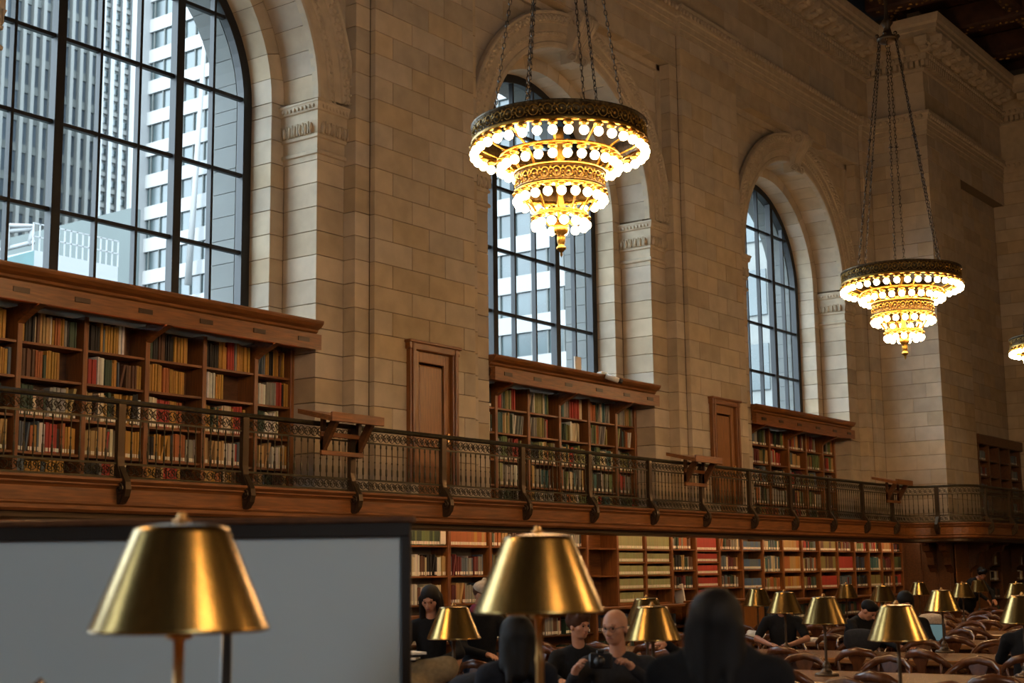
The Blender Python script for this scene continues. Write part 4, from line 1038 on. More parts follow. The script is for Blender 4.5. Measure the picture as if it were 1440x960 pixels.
for l in (l1, l2):
    l.scale = (1.235,)*3; l.location.z = 1.55-.46*1.235
    for c in l.children:
        if c.name.startswith(('stem', 'base')): c.data = c.data.copy(); c.data.materials[0] = M['brass_stem']
# high counter that carries the two near lamps
cn = empty('service_counter', (3.6, 3.3, 0), label='high dark oak counter carrying the two large foreground lamps', cat='counter')
MB().box(1.6, 5.2, 2.98, 3.62, .92, .982, b=.01).build('counter_top', M['wood'], cn)
MB().box(1.7, 5.1, 3.08, 3.52, 0, .92).build('body', M['wood_dark'], cn)
MB().box(1.66, 5.14, 3.04, 3.56, 0, .12, b=.006).build('plinth', M['wood_dark'], cn)

# ------------------------------------------------------------------ reading tables
ROW = ['first', 'second', 'third', 'fourth', 'fifth', 'sixth', 'seventh', 'eighth']
for k, x in enumerate(TABLEX):
    t = empty('reading_table', (x, 7.2, 0), label='long oak reading table set crosswise, %s row from the camera' % ROW[k], cat='table', group='long oak reading tables')
    y0, y1 = 3.2, 10.9
    tp = MB(); tp.box(x-.70, x+.70, y0, y1, .70, .76, b=.012); tp.build('table_top', M['table'], t)
    MB().box(x-.60, x+.60, y0+.15, y1-.15, .60, .70).build('apron', M['chair'], t)
    for yy in (y0+.35, (y0+y1)/2, y1-.35):
        for sx in (-1, 1):
            q = MB(); q.box(x+sx*.5-.06, x+sx*.5+.06, yy-.06, yy+.06, 0, .60, b=.012); q.ball((x+sx*.5, yy, .34), (.085, .085, .12), 10, 6); q.build('leg', M['chair'], t)

# ------------------------------------------------------------------ bow-back oak armchairs (origin at floor, faces +x)
def make_chair():
    r = empty('armchair', (0, 0, 0), label='x', cat='chair', group='bow-back oak armchairs at the reading tables', local=True)
    s = MB(); s.lathe([(0, .43), (.20, .43), (.235, .44), (.24, .455), (.225, .47), (.15, .462), (0, .455)], 20); s.v = [(x*1.0, y*1.02, z) for x, y, z in s.v]; s.build('seat', M['chair'], r)
    hoop = [(.20, .27, .66), (.05, .285, .67), (-.10, .275, .70), (-.20, .23, .77), (-.255, .14, .835), (-.27, 0, .86), (-.255, -.14, .835), (-.20, -.23, .77), (-.10, -.275, .70), (.05, -.285, .67), (.20, -.27, .66)]
    MB().tube(hoop, [.018, .022, .024, .028, .034, .038, .034, .028, .024, .022, .018], 8, flat=(.75, 1.2)).build('bow_back', M['chair'], r)
    sp = MB(); ptsb = [(.10, .845), (.085, .78), (.05, .72), (.045, .66), (.07, .58), (.075, .52), (.06, .46)]
    poly = [(y, z) for y, z in ptsb]+[(-y, z) for y, z in ptsb[::-1]]
    sp.prism(poly, 'x', -.235, -.215); n = len(sp.v)
    sp.v = [(x-(z-.46)*.09, y, z) for x, y, z in sp.v]; sp.build('splat', M['chair'], r)
    for y in (.2, -.2): MB().tube([(-.18, y*.95, .45), (-.20, y, .62), (-.215, y*1.07, .775)], .014, 6).build('back_post', M['chair'], r)
    for y in (.27, -.27): MB().tube([(.13, y*.8, .45), (.15, y*.96, .56), (.14, y*1.04, .665)], .015, 6).build('arm_support', M['chair'], r)
    for sx, sy in ((1, 1), (1, -1), (-1, 1), (-1, -1)):
        MB().tube([(.16*sx, .15*sy, .44), (.19*sx, .18*sy, .22), (.215*sx, .205*sy, 0)], [.02, .022, .015], 8).build('leg', M['chair'], r)
    for sy in (1, -1): MB().tube([(.195, .185*sy, .18), (-.195, .185*sy, .18)], .010, 6).build('stretcher', M['chair'], r)
    return r
ch_proto = make_chair(); SEATED = []

# ------------------------------------------------------------------ grey screen with dark frame, left foreground
dirv = Vector((_f.x, _f.y, 0)).normalized(); sidev = Vector((dirv.y, -dirv.x, 0))
dS = 6.6; pR = pix(578, 800, d=dS); wS = 2.25; ang = math.atan2(sidev.y, sidev.x)
cS = Vector((pR.x, pR.y, 0))-sidev*(wS/2); cS.z = 0
bs = empty('display_screen', cS, rz=ang, label='large grey freestanding screen in a dark frame at the left foreground', cat='screen', local=True)
h0, h1 = .5, 1.96
MB().box(-wS/2+.04, wS/2-.04, -.012, .012, h0, h1-.07).build('screen_panel', M['board'], bs)
for nm, a in (('side_frame', (-wS/2, -wS/2+.045, -.03, .03, 0, h1)), ('side_frame', (wS/2-.045, wS/2, -.03, .03, 0, h1)), ('top_frame', (-wS/2, wS/2, -.035, .035, h1-.085, h1+.0)), ('bottom_frame', (-wS/2, wS/2, -.03, .03, h0-.06, h0+.02))):
    MB().box(*a, b=.006).build(nm, M['frame_black'], bs)
MB().box(-wS/2-.02, wS/2+.02, -.05, .05, h1-.02, h1+.01, b=.006).build('top_ledge', M['wood_dark'], bs)
for s in (-1, 1): MB().box(s*(wS/2-.02)-.03, s*(wS/2-.02)+.03, -.25, .25, 0, .05, b=.01).build('foot', M['frame_black'], bs)
pp = pix(318, 900, d=5.2)
o = empty('sign_post', (pp.x, pp.y, 0), label='thin black post standing between the left foreground lamp and the grey screen', cat='post')
MB().tube([(pp.x, pp.y, .02), (pp.x, pp.y, 1.56)], .021, 10).build('pole', M['black_plastic'], o)
MB().lathe([(0, 0), (.14, 0), (.14, .02), (.03, .035), (.02, .04)], 20, (pp.x, pp.y, 0)).build('base', M['black_plastic'], o)
pp = pix(-62, 950, d=4.6)
c = dup(ch_proto, None, (pp.x, pp.y, 0), 2.2, 'dark chair with its top just showing at the bottom left corner', 'bow-back oak armchairs at the reading tables'); c.scale = (1, 1, 1.54)

# ------------------------------------------------------------------ people: smooth implicit bodies meshed with surface nets
def sdf_eval(prims, Pt, k):
    d = None
    for p in prims:
        if p[0] == 'c':
            a, b, r1, r2 = np.array(p[1]), np.array(p[2]), p[3], p[4]
            ab = b-a; t = np.clip(((Pt-a)@ab)/max(1e-9, ab@ab), 0, 1)
            q = np.linalg.norm(Pt-(a+t[..., None]*ab), axis=-1)-(r1+(r2-r1)*t); neg = False
        else:
            c, rad = np.array(p[1]), np.array(p[2]); L_ = Pt-c
            if len(p) > 3 and p[3] is not None: L_ = L_@np.array(p[3])      # columns = local axes
            k0 = np.linalg.norm(L_/rad, axis=-1); k1 = np.linalg.norm(L_/(rad*rad), axis=-1)
            q = k0*(k0-1)/np.maximum(k1, 1e-9); neg = p[0] == 'n'
        if neg: 
            h = np.clip(.5-.5*(d+q)/k, 0, 1); d = d*(1-h)+(-q)*h+k*h*(1-h)
        elif d is None: d = q
        else:
            h = np.clip(.5+.5*(d-q)/k, 0, 1); d = d*(1-h)+q*h-k*h*(1-h)
    return d
def nets(mb, prims, vox, k=.02, mi=0):
    lo = np.array([1e9]*3); hi = -lo
    for p in prims:
        if p[0] == 'c':
            r = max(p[3], p[4]); 
            for q in (p[1], p[2]): lo = np.minimum(lo, np.array(q)-r); hi = np.maximum(hi, np.array(q)+r)
        elif p[0] == 'e':
            r = max(p[2]); lo = np.minimum(lo, np.array(p[1])-r); hi = np.maximum(hi, np.array(p[1])+r)
    lo = lo-2*vox; hi = hi+2*vox; n = np.ceil((hi-lo)/vox).astype(int)+1
    ax = [lo[i]+vox*np.arange(n[i]) for i in range(3)]
    G = np.stack(np.meshgrid(*ax, indexing='ij'), -1)
    V = sdf_eval(prims, G, k); ins = V < 0
    c = np.zeros(n-1); s = np.zeros((*(n-1), 3))
    for axis in range(3):
        sl0 = [slice(None)]*3; sl1 = [slice(None)]*3; sl0[axis] = slice(0, -1); sl1[axis] = slice(1, None)
        v0, v1 = V[tuple(sl0)], V[tuple(sl1)]; cr = (v0 < 0) != (v1 < 0)
        t = np.where(cr, v0/np.where(cr, v0-v1, 1), 0); pos = G[tuple(sl0)].copy(); pos[..., axis] += t*vox
        o1, o2 = [i for i in range(3) if i != axis]
        for d1 in (0, 1):
            for d2 in (0, 1):
                sl = [slice(None)]*3; sl[o1] = slice(d1, n[o1]-1+d1); sl[o2] = slice(d2, n[o2]-1+d2)
                cc = cr[tuple(sl)]; c += cc; s += np.where(cc[..., None], pos[tuple(sl)], 0)
    act = c > 0; idx = -np.ones(n-1, int); idx[act] = np.arange(act.sum()); vs = s[act]/c[act][:, None]
    fs = []
    for axis in range(3):
        o1, o2 = [(1, 2), (2, 0), (0, 1)][axis]
        sl0 = [slice(1, -1)]*3; sl0[axis] = slice(0, n[axis]-1); sl1 = list(sl0); sl1[axis] = slice(1, n[axis])
        a = ins[tuple(sl0)]; b = ins[tuple(sl1)]; w = np.argwhere(a != b)
        off = np.array([1, 1, 1]); off[axis] = 0
        for p in w:
            g = p+off; fl = a[tuple(p)]
            q = []
            for (d1, d2) in ((-1, -1), (0, -1), (0, 0), (-1, 0)):
                h = g.copy(); h[o1] += d1; h[o2] += d2; q.append(int(idx[tuple(h)]))
            if min(q) < 0: continue
            fs.append(tuple(q) if fl else tuple(q[::-1]))
    mb.add([tuple(v) for v in vs], fs, mi, smooth=True)
    return mb
def rotm(yaw, pitch=0, roll=0):
    return np.array(Matrix.Rotation(yaw, 3, 'Z') @ Matrix.Rotation(pitch, 3, 'Y') @ Matrix.Rotation(roll, 3, 'X'))
def head_prims(c, Rm, female=False):
    c = np.array(c)
    T = lambda p: tuple(c+Rm@np.array(p))
    E_ = lambda t, p, r: (t, T(p), r, Rm)
    C_ = lambda a, b, r1, r2: ('c', T(a), T(b), r1, r2)
    P_ = [E_('e', (-.012, 0, .03), (.099, .079, .09)), E_('e', (.020, 0, -.020), (.070, .063, .084)), E_('e', (.046, 0, -.078), (.034, .038, .026)),
          C_((.084, 0, .018), (.108, 0, -.024), .008, .0125), C_((.098, -.012, -.03), (.098, .012, -.03), .008, .008),
          C_((.082, -.036, .028), (.086, -.010, .024), .0085, .0085), C_((.082, .036, .028), (.086, .010, .024), .0085, .0085),
          C_((.082, -.016, -.056), (.082, .016, -.056), .009, .009), C_((.05, -.045, -.015), (.05, .045, -.015), .022, .022),
          E_('e', (-.008, .078, -.008), (.018, .009, .030)), E_('e', (-.008, -.078, -.008), (.018, .009, .030)),
          E_('n', (.100, .030, .006), (.016, .017, .012)), E_('n', (.100, -.030, .006), (.016, .017, .012))]
    return P_, T
def hand_prims(w, fwd, up, curl=.6, s=1., mirror=1):
    "w wrist, fwd palm direction, up = back-of-hand normal"
    w = np.array(w, float); f = np.array(fwd, float); f /= np.linalg.norm(f); u = np.array(up, float); u -= f*(u@f); u /= np.linalg.norm(u); sd = np.cross(f, u)*mirror
    P_ = [('c', tuple(w), tuple(w+f*.045*s), .024*s, .026*s), ('c', tuple(w+f*.05*s+sd*.022*s), tuple(w+f*.07*s-sd*.022*s), .019*s, .018*s), ('c', tuple(w+f*.04*s+sd*.018*s), tuple(w+f*.08*s+sd*.026*s), .015*s, .013*s)]
    out = [P_]
    for i, (o, l) in enumerate(((.032, .070), (.011, .080), (-.011, .074), (-.031, .058))):
        b = w+f*(.085-.004*abs(i-1))*s+sd*o*s; a1 = curl*.6; a2 = curl*1.5; a3 = curl*2.3
        d = lambda a: f*math.cos(a)-u*math.sin(a)
        p1 = b+d(a1)*l*.45*s; p2 = p1+d(a2)*l*.32*s; p3 = p2+d(a3)*l*.25*s
        P_ += [('c', tuple(b-f*.02*s), tuple(b), .010*s, .0095*s), ('c', tuple(b), tuple(p1), .0095*s, .0088*s), ('c', tuple(p1), tuple(p2), .0086*s, .008*s), ('c', tuple(p2), tuple(p3), .008*s, .0065*s)]
    b = w+f*.02*s+sd*.022*s; p1 = b+(f*.7+sd*.6-u*.35)*.045*s; p2 = p1+(f*.85+sd*.1-u*.5)*.032*s
    P_ += [('c', tuple(b), tuple(p1), .014*s, .0115*s), ('c', tuple(p1), tuple(p2), .011*s, .008*s)]
    return P_
def person(loc, rz, label, head, yaw=0, pitch=0, tilt=0, sh_w=.19, sh=(0, .0, 1.10), hip=(0, 0, .52), arms=(), shirt='cloth_black', sleeve='long', hair=None, hair_m='hair_black', legs='sit', skin='skin',
           trousers='cloth_navy', female=False, hood=False, vneck=False, glasses=False, fine=True, hat=None, coat=False):
    r = empty('person', loc, rz, label, 'person', local=True)
    if legs == 'sit': SEATED.append((loc.x, loc.y, rz, 'oak armchair under the '+' '.join(label.split()[:9])))
    Rm = rotm(yaw, pitch, tilt); hp, T = head_prims(head, Rm, female)
    sh = np.array(sh, float); hip = np.array(hip, float); H = np.array(head, float)
    body = MB()
    neck = [('c', T((-.02, 0, -.07)), tuple(sh+np.array((0, 0, .05))), .050, .058), ('c', tuple(sh+np.array((0, -.06, .0))), tuple(sh+np.array((0, .06, 0))), .06, .06)]
    nets(body, hp+neck, .0055 if fine else .008, .016)
    t = sh-hip
    S = [('c', tuple(sh+np.array((-.01, -sh_w+.05, -.015))), tuple(sh+np.array((-.01, sh_w-.05, -.015))), .062, .062),
         ('c', tuple(sh+np.array((0, -.07, .025))), tuple(sh+np.array((0, .07, .025))), .05, .05),
         ('e', tuple(sh-t*.28), (.115, sh_w*.86, .20)), ('e', tuple(hip+t*.32), (.12, sh_w*.80, .20)), ('e', tuple(hip+t*.05), (.135, sh_w*.9, .13))]
    if coat: S += [('e', tuple(sh-t*.35), (.15, sh_w*1.08, .26)), ('e', tuple(hip+t*.1), (.17, sh_w*1.1, .2))]
    hands = []
    for s_, (elb, wr, hf, hu, curl) in zip((1, -1), arms):
        so = sh+np.array((0, s_*sh_w, -.02)); elb = np.array(elb); wr = np.array(wr)
        if sleeve == 'long':
            S += [('c', tuple(so), tuple(elb), .062, .047), ('c', tuple(elb), tuple(wr), .046, .036)]
            body_arm = [('c', tuple(elb+(wr-elb)*.8), tuple(wr), .028, .023)]
        else:
            S += [('c', tuple(so), tuple(so+(elb-so)*.75), .062, .056)]
            body_arm = [('c', tuple(so+(elb-so)*.5), tuple(elb), .046, .040), ('c', tuple(elb), tuple(wr), .041, .025)]
        nets(body, body_arm+[('c', tuple(wr), tuple(wr+np.array(hf)*.02), .024, .024)], .009, .012)
        nets(body, hand_prims(wr, hf, hu, curl, 1., s_), .0042 if fine else .006, .006)
    fd = np.array((1., 0, 0)); L_ = []
    fz = 0
    if legs == 'sit':
        for s_ in (1, -1):
            h = hip+np.array((0, s_*.09, -.02)); kn = np.array((hip[0]+.42, s_*.12, hip[2]-.02)); an = np.array((hip[0]+.40, s_*.12, .09))
            L_ += [('c', tuple(h), tuple(kn), .085, .062), ('c', tuple(kn), tuple(an), .058, .042), ('c', tuple(an+np.array((0, 0, -.04))), tuple(an+np.array((.16, 0, -.055))), .042, .032)]
    elif legs == 'stand':
        for s_ in (1, -1):
            h = hip+np.array((0, s_*.09, 0)); kn = np.array((hip[0]*.5+.02, s_*.10, .50)); an = np.array((0, s_*.11, .09))
            L_ += [('c', tuple(h), tuple(kn), .088, .06), ('c', tuple(kn), tuple(an), .056, .042), ('c', tuple(an+np.array((0, 0, -.04))), tuple(an+np.array((.16, 0, -.055))), .042, .032)]
    b = body.build('body', M[skin], r)
    cl_ = MB(); nets(cl_, S, .013, .05)
    if vneck is False or not vneck: nets(cl_, [('c', tuple(sh+np.array((-.01, -.03, .045))), tuple(sh+np.array((-.01, .03, .045))), .058, .058)], .012, .02)
    cl_.build('jacket' if coat else 'shirt', M[shirt], r)
    tr_ = MB(); nets(tr_, [('c', tuple(hip+np.array((0, -.06, 0))), tuple(hip+np.array((0, .06, 0))), .12, .12)]+L_, .018, .04); tr_.build('trousers', M[trousers], r)
    ey = MB()
    for s_ in (1, -1): ey.ball(T((.0835, s_*.030, .006)), .0085, 8, 6)
    ey.build('eyes', M['eye'], r)
    lpz = MB(); lpz.tube([T((.089, -.021, -.056)), T((.0935, -.008, -.053)), T((.0935, .008, -.053)), T((.089, .021, -.056))], .0042, 6); lpz.build('mouth', M['lips'], r)
    bw = MB()
    for s_ in (1, -1): bw.tube([T((.088, s_*.014, .028)), T((.088, s_*.030, .034)), T((.078, s_*.046, .029))], .0035, 5)
    bw.build('eyebrows', M[hair_m], r)
    if hair:
        hh = MB(); E_ = lambda tp, p, q: (tp, T(p), q, Rm); C_ = lambda a, c, r1, r2: ('c', T(a), T(c), r1, r2)
        if hair == 'short':
            HP = [E_('e', (-.020, 0, .045), (.103, .086, .092)), E_('e', (.03, 0, .095), (.06, .065, .035)), E_('n', (.11, 0, -.035), (.085, .10, .085)), E_('n', (.02, 0, -.12), (.10, .12, .08))]
        elif hair == 'curly':
            HP = [E_('e', (-.020, 0, .05), (.112, .096, .098))]+[C_((.075*math.cos(i*1.1), .07*math.sin(i*1.1), .10+.02*math.sin(i*2.3)), (.085*math.cos(i*1.1), .08*math.sin(i*1.1), .09), .032, .028) for i in range(9)]+[E_('n', (.13, 0, -.03), (.085, .08, .085))]
        elif hair == 'long':
            HP = [E_('e', (-.022, 0, .035), (.110, .092, .102)), C_((-.055, .05, .0), (-.065, .075, -.22), .058, .045), C_((-.055, -.05, .0), (-.065, -.075, -.22), .058, .045), C_((-.07, 0, 0), (-.09, 0, -.26), .065, .05),
                  C_((.02, .082, .02), (.03, .085, -.20), .026, .030), C_((.02, -.082, .02), (.03, -.085, -.20), .026, .030), E_('n', (.135, 0, -.06), (.085, .062, .135))]
        elif hair == 'full':
            HP = [E_('e', (-.02, 0, .03), (.118, .100, .108)), C_((-.04, .045, -.02), (-.05, .062, -.15), .068, .058), C_((-.04, -.045, -.02), (-.05, -.062, -.15), .068, .058), C_((-.06, 0, 0), (-.09, .01, -.20), .080, .05), C_((-.06, .04, -.1), (-.11, .08, -.24), .05, .02), C_((-.06, -.04, -.1), (-.11, -.07, -.23), .05, .02), E_('n', (.15, 0, -.06), (.085, .060, .13))]
        nets(hh, HP, .008, .018); hh.build('hair', M[hair_m], r)
    if glasses:
        gl = MB()
        for s_ in (1, -1):
            gl.tube([T((.100, s_*.033+.024*math.cos(i*PI/6), .004+.017*math.sin(i*PI/6))) for i in range(12)], .0018, 4, closed=True)
            gl.tube([T((.098, s_*.056, .008)), T((.05, s_*.074, .012)), T((-.01, s_*.082, .006))], .002, 4)
        gl.tube([T((.101, -.010, .006)), T((.103, 0, .009)), T((.101, .010, .006))], .002, 4); gl.build('glasses', M['black_plastic'], r)
    if hat: q = MB(); nets(q, [('e', T((-.015, 0, .06)), (.105, .09, .08), Rm), ('c', T((-.02, 0, .13)), T((-.025, 0, .15)), .022, .022)], .009, .02); q.build('hat', M[hat], r)
    return r
def at(u, d, z=0):
    "ground point under pixel column u at distance d along the view axis"
    p = pix(u, 800, d=d); return Vector((p.x, p.y, z))
def face_cam(p, off=0): return math.atan2(-p.y, -p.x)+off
# bald man photographing, facing the camera
p = at(866, 9.9)
person(p, face_cam(p, -.10), 'bald man with glasses in a dark grey shirt raising a black camera in both hands', (.06, -.01, 1.335), yaw=-.38, pitch=.12, sh=(0, 0, 1.10), hip=(-.06, 0, .52), sh_w=.215,
       arms=[((.17, .30, .93), (.31, .14, 1.07), (.35, -.62, .75), (-.2, .8, .35), .75), ((.17, -.32, .92), (.34, -.26, 1.03), (.30, .30, .9), (-.1, -.9, .3), .65)], shirt='cloth_grey', hair=None, hair_m='hair_dark', glasses=True, vneck=True)
cm = p + Matrix.Rotation(face_cam(p, -.10), 3, 'Z') @ Vector((.37, -.075, 1.135))
co = empty('camera', cm, face_cam(p, -.10), 'black camera held up by the bald man with glasses', 'camera', local=True)
MB().box(-.03, .03, -.075, .075, -.05, .05, b=.01).build('camera_body', M['black_plastic'], co)
MB().tube([(.02, 0, 0), (.10, 0, .0)], .034, 14).build('lens', M['black_plastic'], co)
MB().box(-.015, .02, -.025, .025, .05, .07, b=.006).build('viewfinder', M['black_plastic'], co)
# young man behind him
p = at(812, 12.75)
person(p, face_cam(p, .05), 'young man with brown hair and dark jacket looking right, behind the bald man', (.05, 0, 1.245), yaw=.75, pitch=.05, sh=(0.01, 0, 1.0), hip=(-.10, 0, .50), sh_w=.20,
       arms=[((.12, .27, .84), (.34, .18, .80), (1, -.2, 0), (0, 0, 1), .4), ((.12, -.27, .84), (.34, -.18, .80), (1, .2, 0), (0, 0, 1), .4)], shirt='cloth_black', hair='curly', hair_m='hair_brown', coat=True)
# woman reading, left
p = at(606, 13.7)
person(p, face_cam(p, -.1), 'woman with long dark hair in a dark jacket looking down at pages', (.08, 0, 1.475), yaw=-.15, pitch=.42, sh=(.0, 0, 1.24), hip=(-.05, 0, .80), sh_w=.17,
       arms=[((.10, .27, .98), (.32, .10, .92), (.9, -.3, -.1), (0, 0, 1), .4), ((.10, -.27, .98), (.32, -.10, .92), (.9, .3, -.1), (0, 0, 1), .4)], shirt='cloth_black', hair='long', hair_m='hair_dark', legs='stand', female=True)
# person in cap behind the second foreground lamp
p = at(676, 14.2)
person(p, face_cam(p, .5), 'person in a beige cap and maroon scarf partly hidden by the second foreground lamp', (.05, 0, 1.50), yaw=.5, pitch=.25, sh=(0, 0, 1.27), hip=(-.03, 0, .85), sh_w=.20,
       arms=[((.10, .27, 1.0), (.30, .12, .95), (.9, -.3, -.1), (0, 0, 1), .4), ((.10, -.27, 1.0), (.30, -.12, .95), (.9, .3, -.1), (0, 0, 1), .4)], shirt='cloth_black', hair='short', hair_m='hair_brown', legs='stand', hat='cloth_cream', fine=False)
sc_p = p; o = MB().lathe([(.07, -.04), (.105, -.03), (.115, .01), (.09, .05), (.065, .06)], 16, (p.x, p.y, 1.36)); o = o.build('scarf', M['cloth_pink']); tag(o, 'maroon scarf round the neck of the person in the beige cap', 'scarf')
# woman seen from behind, centre bottom
p = at(725, 8.4)
person(p, face_cam(p, PI+.1), 'seated woman seen from behind with shoulder length black hair, below the second large lamp', (0, 0, 1.335), yaw=.15, pitch=.1, sh=(0, 0, 1.15), hip=(-.03, 0, .52), sh_w=.175,
       arms=[((.12, .24, .82), (.34, .18, .78), (1, -.2, 0), (0, 0, 1), .4), ((.12, -.24, .82), (.34, -.18, .78), (1, .2, 0), (0, 0, 1), .4)], shirt='cloth_navy', hair='full', female=True, fine=False)
# foreground woman from behind
p = at(1006, 5.4)
person(p, face_cam(p, PI-.15), 'foreground woman seen from behind with thick black hair and a black coat', (0, 0, 1.505), yaw=-.1, pitch=.05, sh=(0, 0, 1.345), hip=(0, 0, .92), sh_w=.215,
       arms=[((.08, .26, .98), (.26, .16, .96), (1, -.2, 0), (0, 0, 1), .5), ((.08, -.26, .98), (.26, -.16, .96), (1, .2, 0), (0, 0, 1), .5)], shirt='cloth_black', hair='full', legs='stand', coat=True, female=True, fine=False)
# person reaching, hand visible left of the foreground woman
p = at(1000, 11.95)
person(p, face_cam(p, .2), 'mostly hidden person in dark sleeves reaching left behind the foreground woman', (.05, 0, 1.30), yaw=0, pitch=.3, sh=(0, 0, 1.07), hip=(-.05, 0, .52), sh_w=.19,
       arms=[((.12, .26, .86), (.34, .12, .84), (1, -.2, 0), (0, 0, 1), .5), ((.15, -.32, 1.04), (.22, -.42, 1.13), (.1, -.98, .1), (.1, 0, 1), .45)], shirt='cloth_black', hair='short', fine=False)
# person with arms on the table, head behind a lamp
p = at(1097, 18.4)
person(p, face_cam(p, -.1), 'person in a black t-shirt resting bare arms on the table, head behind a lamp', (.08, 0, 1.30), yaw=0, pitch=.2, sh=(0, 0, 1.09), hip=(-.05, 0, .52), sh_w=.20,
       arms=[((.12, .31, .86), (.38, .12, .80), (.8, -.6, 0), (0, 0, 1), .3), ((.12, -.31, .86), (.38, -.12, .80), (.8, .6, 0), (0, 0, 1), .3)], shirt='cloth_black', sleeve='short', hair='short', hair_m='hair_dark')
# bending person far right
p = at(1362, 31.6)
person(p, face_cam(p, .9), 'person with dark curly hair in a black jacket bending forward by the dark panelling', (.34, 0, 1.58), yaw=-.6, pitch=.5, sh=(.20, 0, 1.42), hip=(-.12, 0, .92), sh_w=.20,
       arms=[((.40, .24, 1.18), (.52, .12, 1.05), (.6, -.2, -.7), (0, 0, 1), .4), ((.40, -.24, 1.18), (.52, -.12, 1.05), (.6, .2, -.7), (0, 0, 1), .4)], shirt='cloth_black', hair='curly', legs='stand', coat=True)
# dark figures among the tables
p = at(1207, 18.0)
person(p, face_cam(p, .9), 'person in a black jacket hunched behind the lamp left of the largest right-hand lamp', (.12, 0, 1.20), yaw=.3, pitch=.7, sh=(0, 0, 1.06), hip=(-.12, 0, .52), sh_w=.21,
       arms=[((.2, .3, .88), (.42, .1, .80), (.8, -.5, 0), (0, 0, 1), .4), ((.2, -.3, .88), (.42, -.1, .80), (.8, .5, 0), (0, 0, 1), .4)], shirt='cloth_black', hair='short', coat=True, fine=False)
p = at(1271, 17.6)
person(p, face_cam(p, 0), 'person whose black hair shows above the largest right-hand lamp', (.04, 0, 1.31), yaw=.2, pitch=.4, sh=(0, 0, 1.08), hip=(-.05, 0, .52), sh_w=.20,
       arms=[((.12, .27, .86), (.36, .12, .80), (.8, -.6, 0), (0, 0, 1), .4), ((.12, -.27, .86), (.36, -.12, .80), (.8, .6, 0), (0, 0, 1), .4)], shirt='cloth_black', hair='full', fine=False)
p = at(1440, 14.2)
person(p, face_cam(p, PI), 'dark clothed person at the right edge below the cut-off lamps', (0, 0, 1.27), yaw=0, pitch=.3, sh=(0, 0, 1.03), hip=(-.03, 0, .52), sh_w=.20,
       arms=[((.12, .27, .82), (.36, .12, .80), (.8, -.4, 0), (0, 0, 1), .4), ((.12, -.27, .82), (.36, -.12, .80), (.8, .4, 0), (0, 0, 1), .4)], shirt='cloth_black', hair='short', fine=False)

# ------------------------------------------------------------------ armchairs at the tables
first = True
SEATY = ['nearest the windows', 'second from the windows', 'third from the windows', 'fourth from the windows', 'fifth from the windows', 'sixth from the windows', 'seventh from the windows', 'eighth from the windows', 'ninth from the windows', 'tenth from the windows']
SKIP = set()
nch = 0
for k, x in enumerate(TABLEX):
    for side in (-1, 1):
        for j in range(9):
            y = 10.4-j*.82
            cx_ = x+side*(.78+rnd.uniform(.0, .16)); v = Vector((cx_, y, .8-CAM_H))
            dz = v.dot(_f); uu = 720+FPX*v.dot(CX)/dz; vv = 480-FPX*v.dot(CY)/dz
            if uu < 575 or uu > 1480 or vv > 985: continue
            if any(math.hypot(cx_-q[0], y-q[1]) < .62 for q in SEATED): continue
            lab = 'bow-back oak armchair on the %s side of the %s table row, %s' % ('near' if side < 0 else 'far', ROW[k], SEATY[j])
            rz = (0 if side < 0 else PI)+rnd.uniform(-.25, .25)
            if first: c = ch_proto; c.location = (cx_, y+rnd.uniform(-.05, .05), 0); c.rotation_euler = (0, 0, rz); c['label'] = lab; first = False
            else: c = dup(ch_proto, None, (cx_, y+rnd.uniform(-.05, .05), 0), rz, lab)
            nch += 1
print('chairs', nch)

for i, (x, y, rz, lab) in enumerate(SEATED): dup(ch_proto, None, (x, y, 0), rz, lab)
# ------------------------------------------------------------------ things on chairs and tables
def blob(name, prims, m, label, cat, vox=.014, k=.05, group=None):
    q = MB(); nets(q, prims, vox, k); c = q.v[0]; o = q.build(name, M[m]); return tag(o, label, cat, group)
p = at(676, 9.0); a = np.array((p.x, p.y, 0))
blob('padded_jacket', [('e', tuple(a+(0, 0, 1.02)), (.20, .22, .09)), ('e', tuple(a+(.03, .05, .90)), (.16, .28, .13)), ('c', tuple(a+(-.05, -.2, .98)), tuple(a+(-.1, -.30, .80)), .07, .06), ('e', tuple(a+(0, .1, .72)), (.14, .2, .16))], 'cloth_navy', 'navy padded jacket heaped over a chair back beside the woman seen from behind', 'jacket')
o = MB().ball((p.x-.03, p.y-.12, 1.12), (.06, .05, .04), 10, 7).build('knitted_hat', M['cloth_cream']); tag(o, 'small white cap lying on top of the navy padded jacket', 'cap')
p = at(598, 10.9); a = np.array((p.x, p.y, 0))
blob('fur_coat', [('c', tuple(a+(-.25, .25, .98)), tuple(a+(.12, -.12, 1.02)), .07, .08), ('c', tuple(a+(.10, -.1, 1.0)), tuple(a+(.0, .1, .88)), .08, .1), ('e', tuple(a+(-.1, .1, .90)), (.16, .2, .10))], 'fur', 'tan fur-collared coat lying below the reading woman', 'coat')
for i in range(4):
    o = MB().rbox((p.x-.12+.02*i, p.y+.12, 1.075+.018*i), (.13, .10, .008), .3+.25*i).build('paper_stack', M['paper'] if i % 2 else M['cloth_black']); tag(o, 'sheaf of papers or folder %s in the pile under the reading woman' % ('at the bottom', 'second', 'third', 'on top')[i], 'papers', 'papers on the pile before the reading woman')
def thing(name, u, row, m, label, cat, fn, dx=0.):
    v = pix(u, 900, d=1); x = TABLEX[row]+dx; y = x*v.y/v.x
    q = MB(); fn(q, x, y, .762); return tag(q.build(name, M[m]), label, cat)
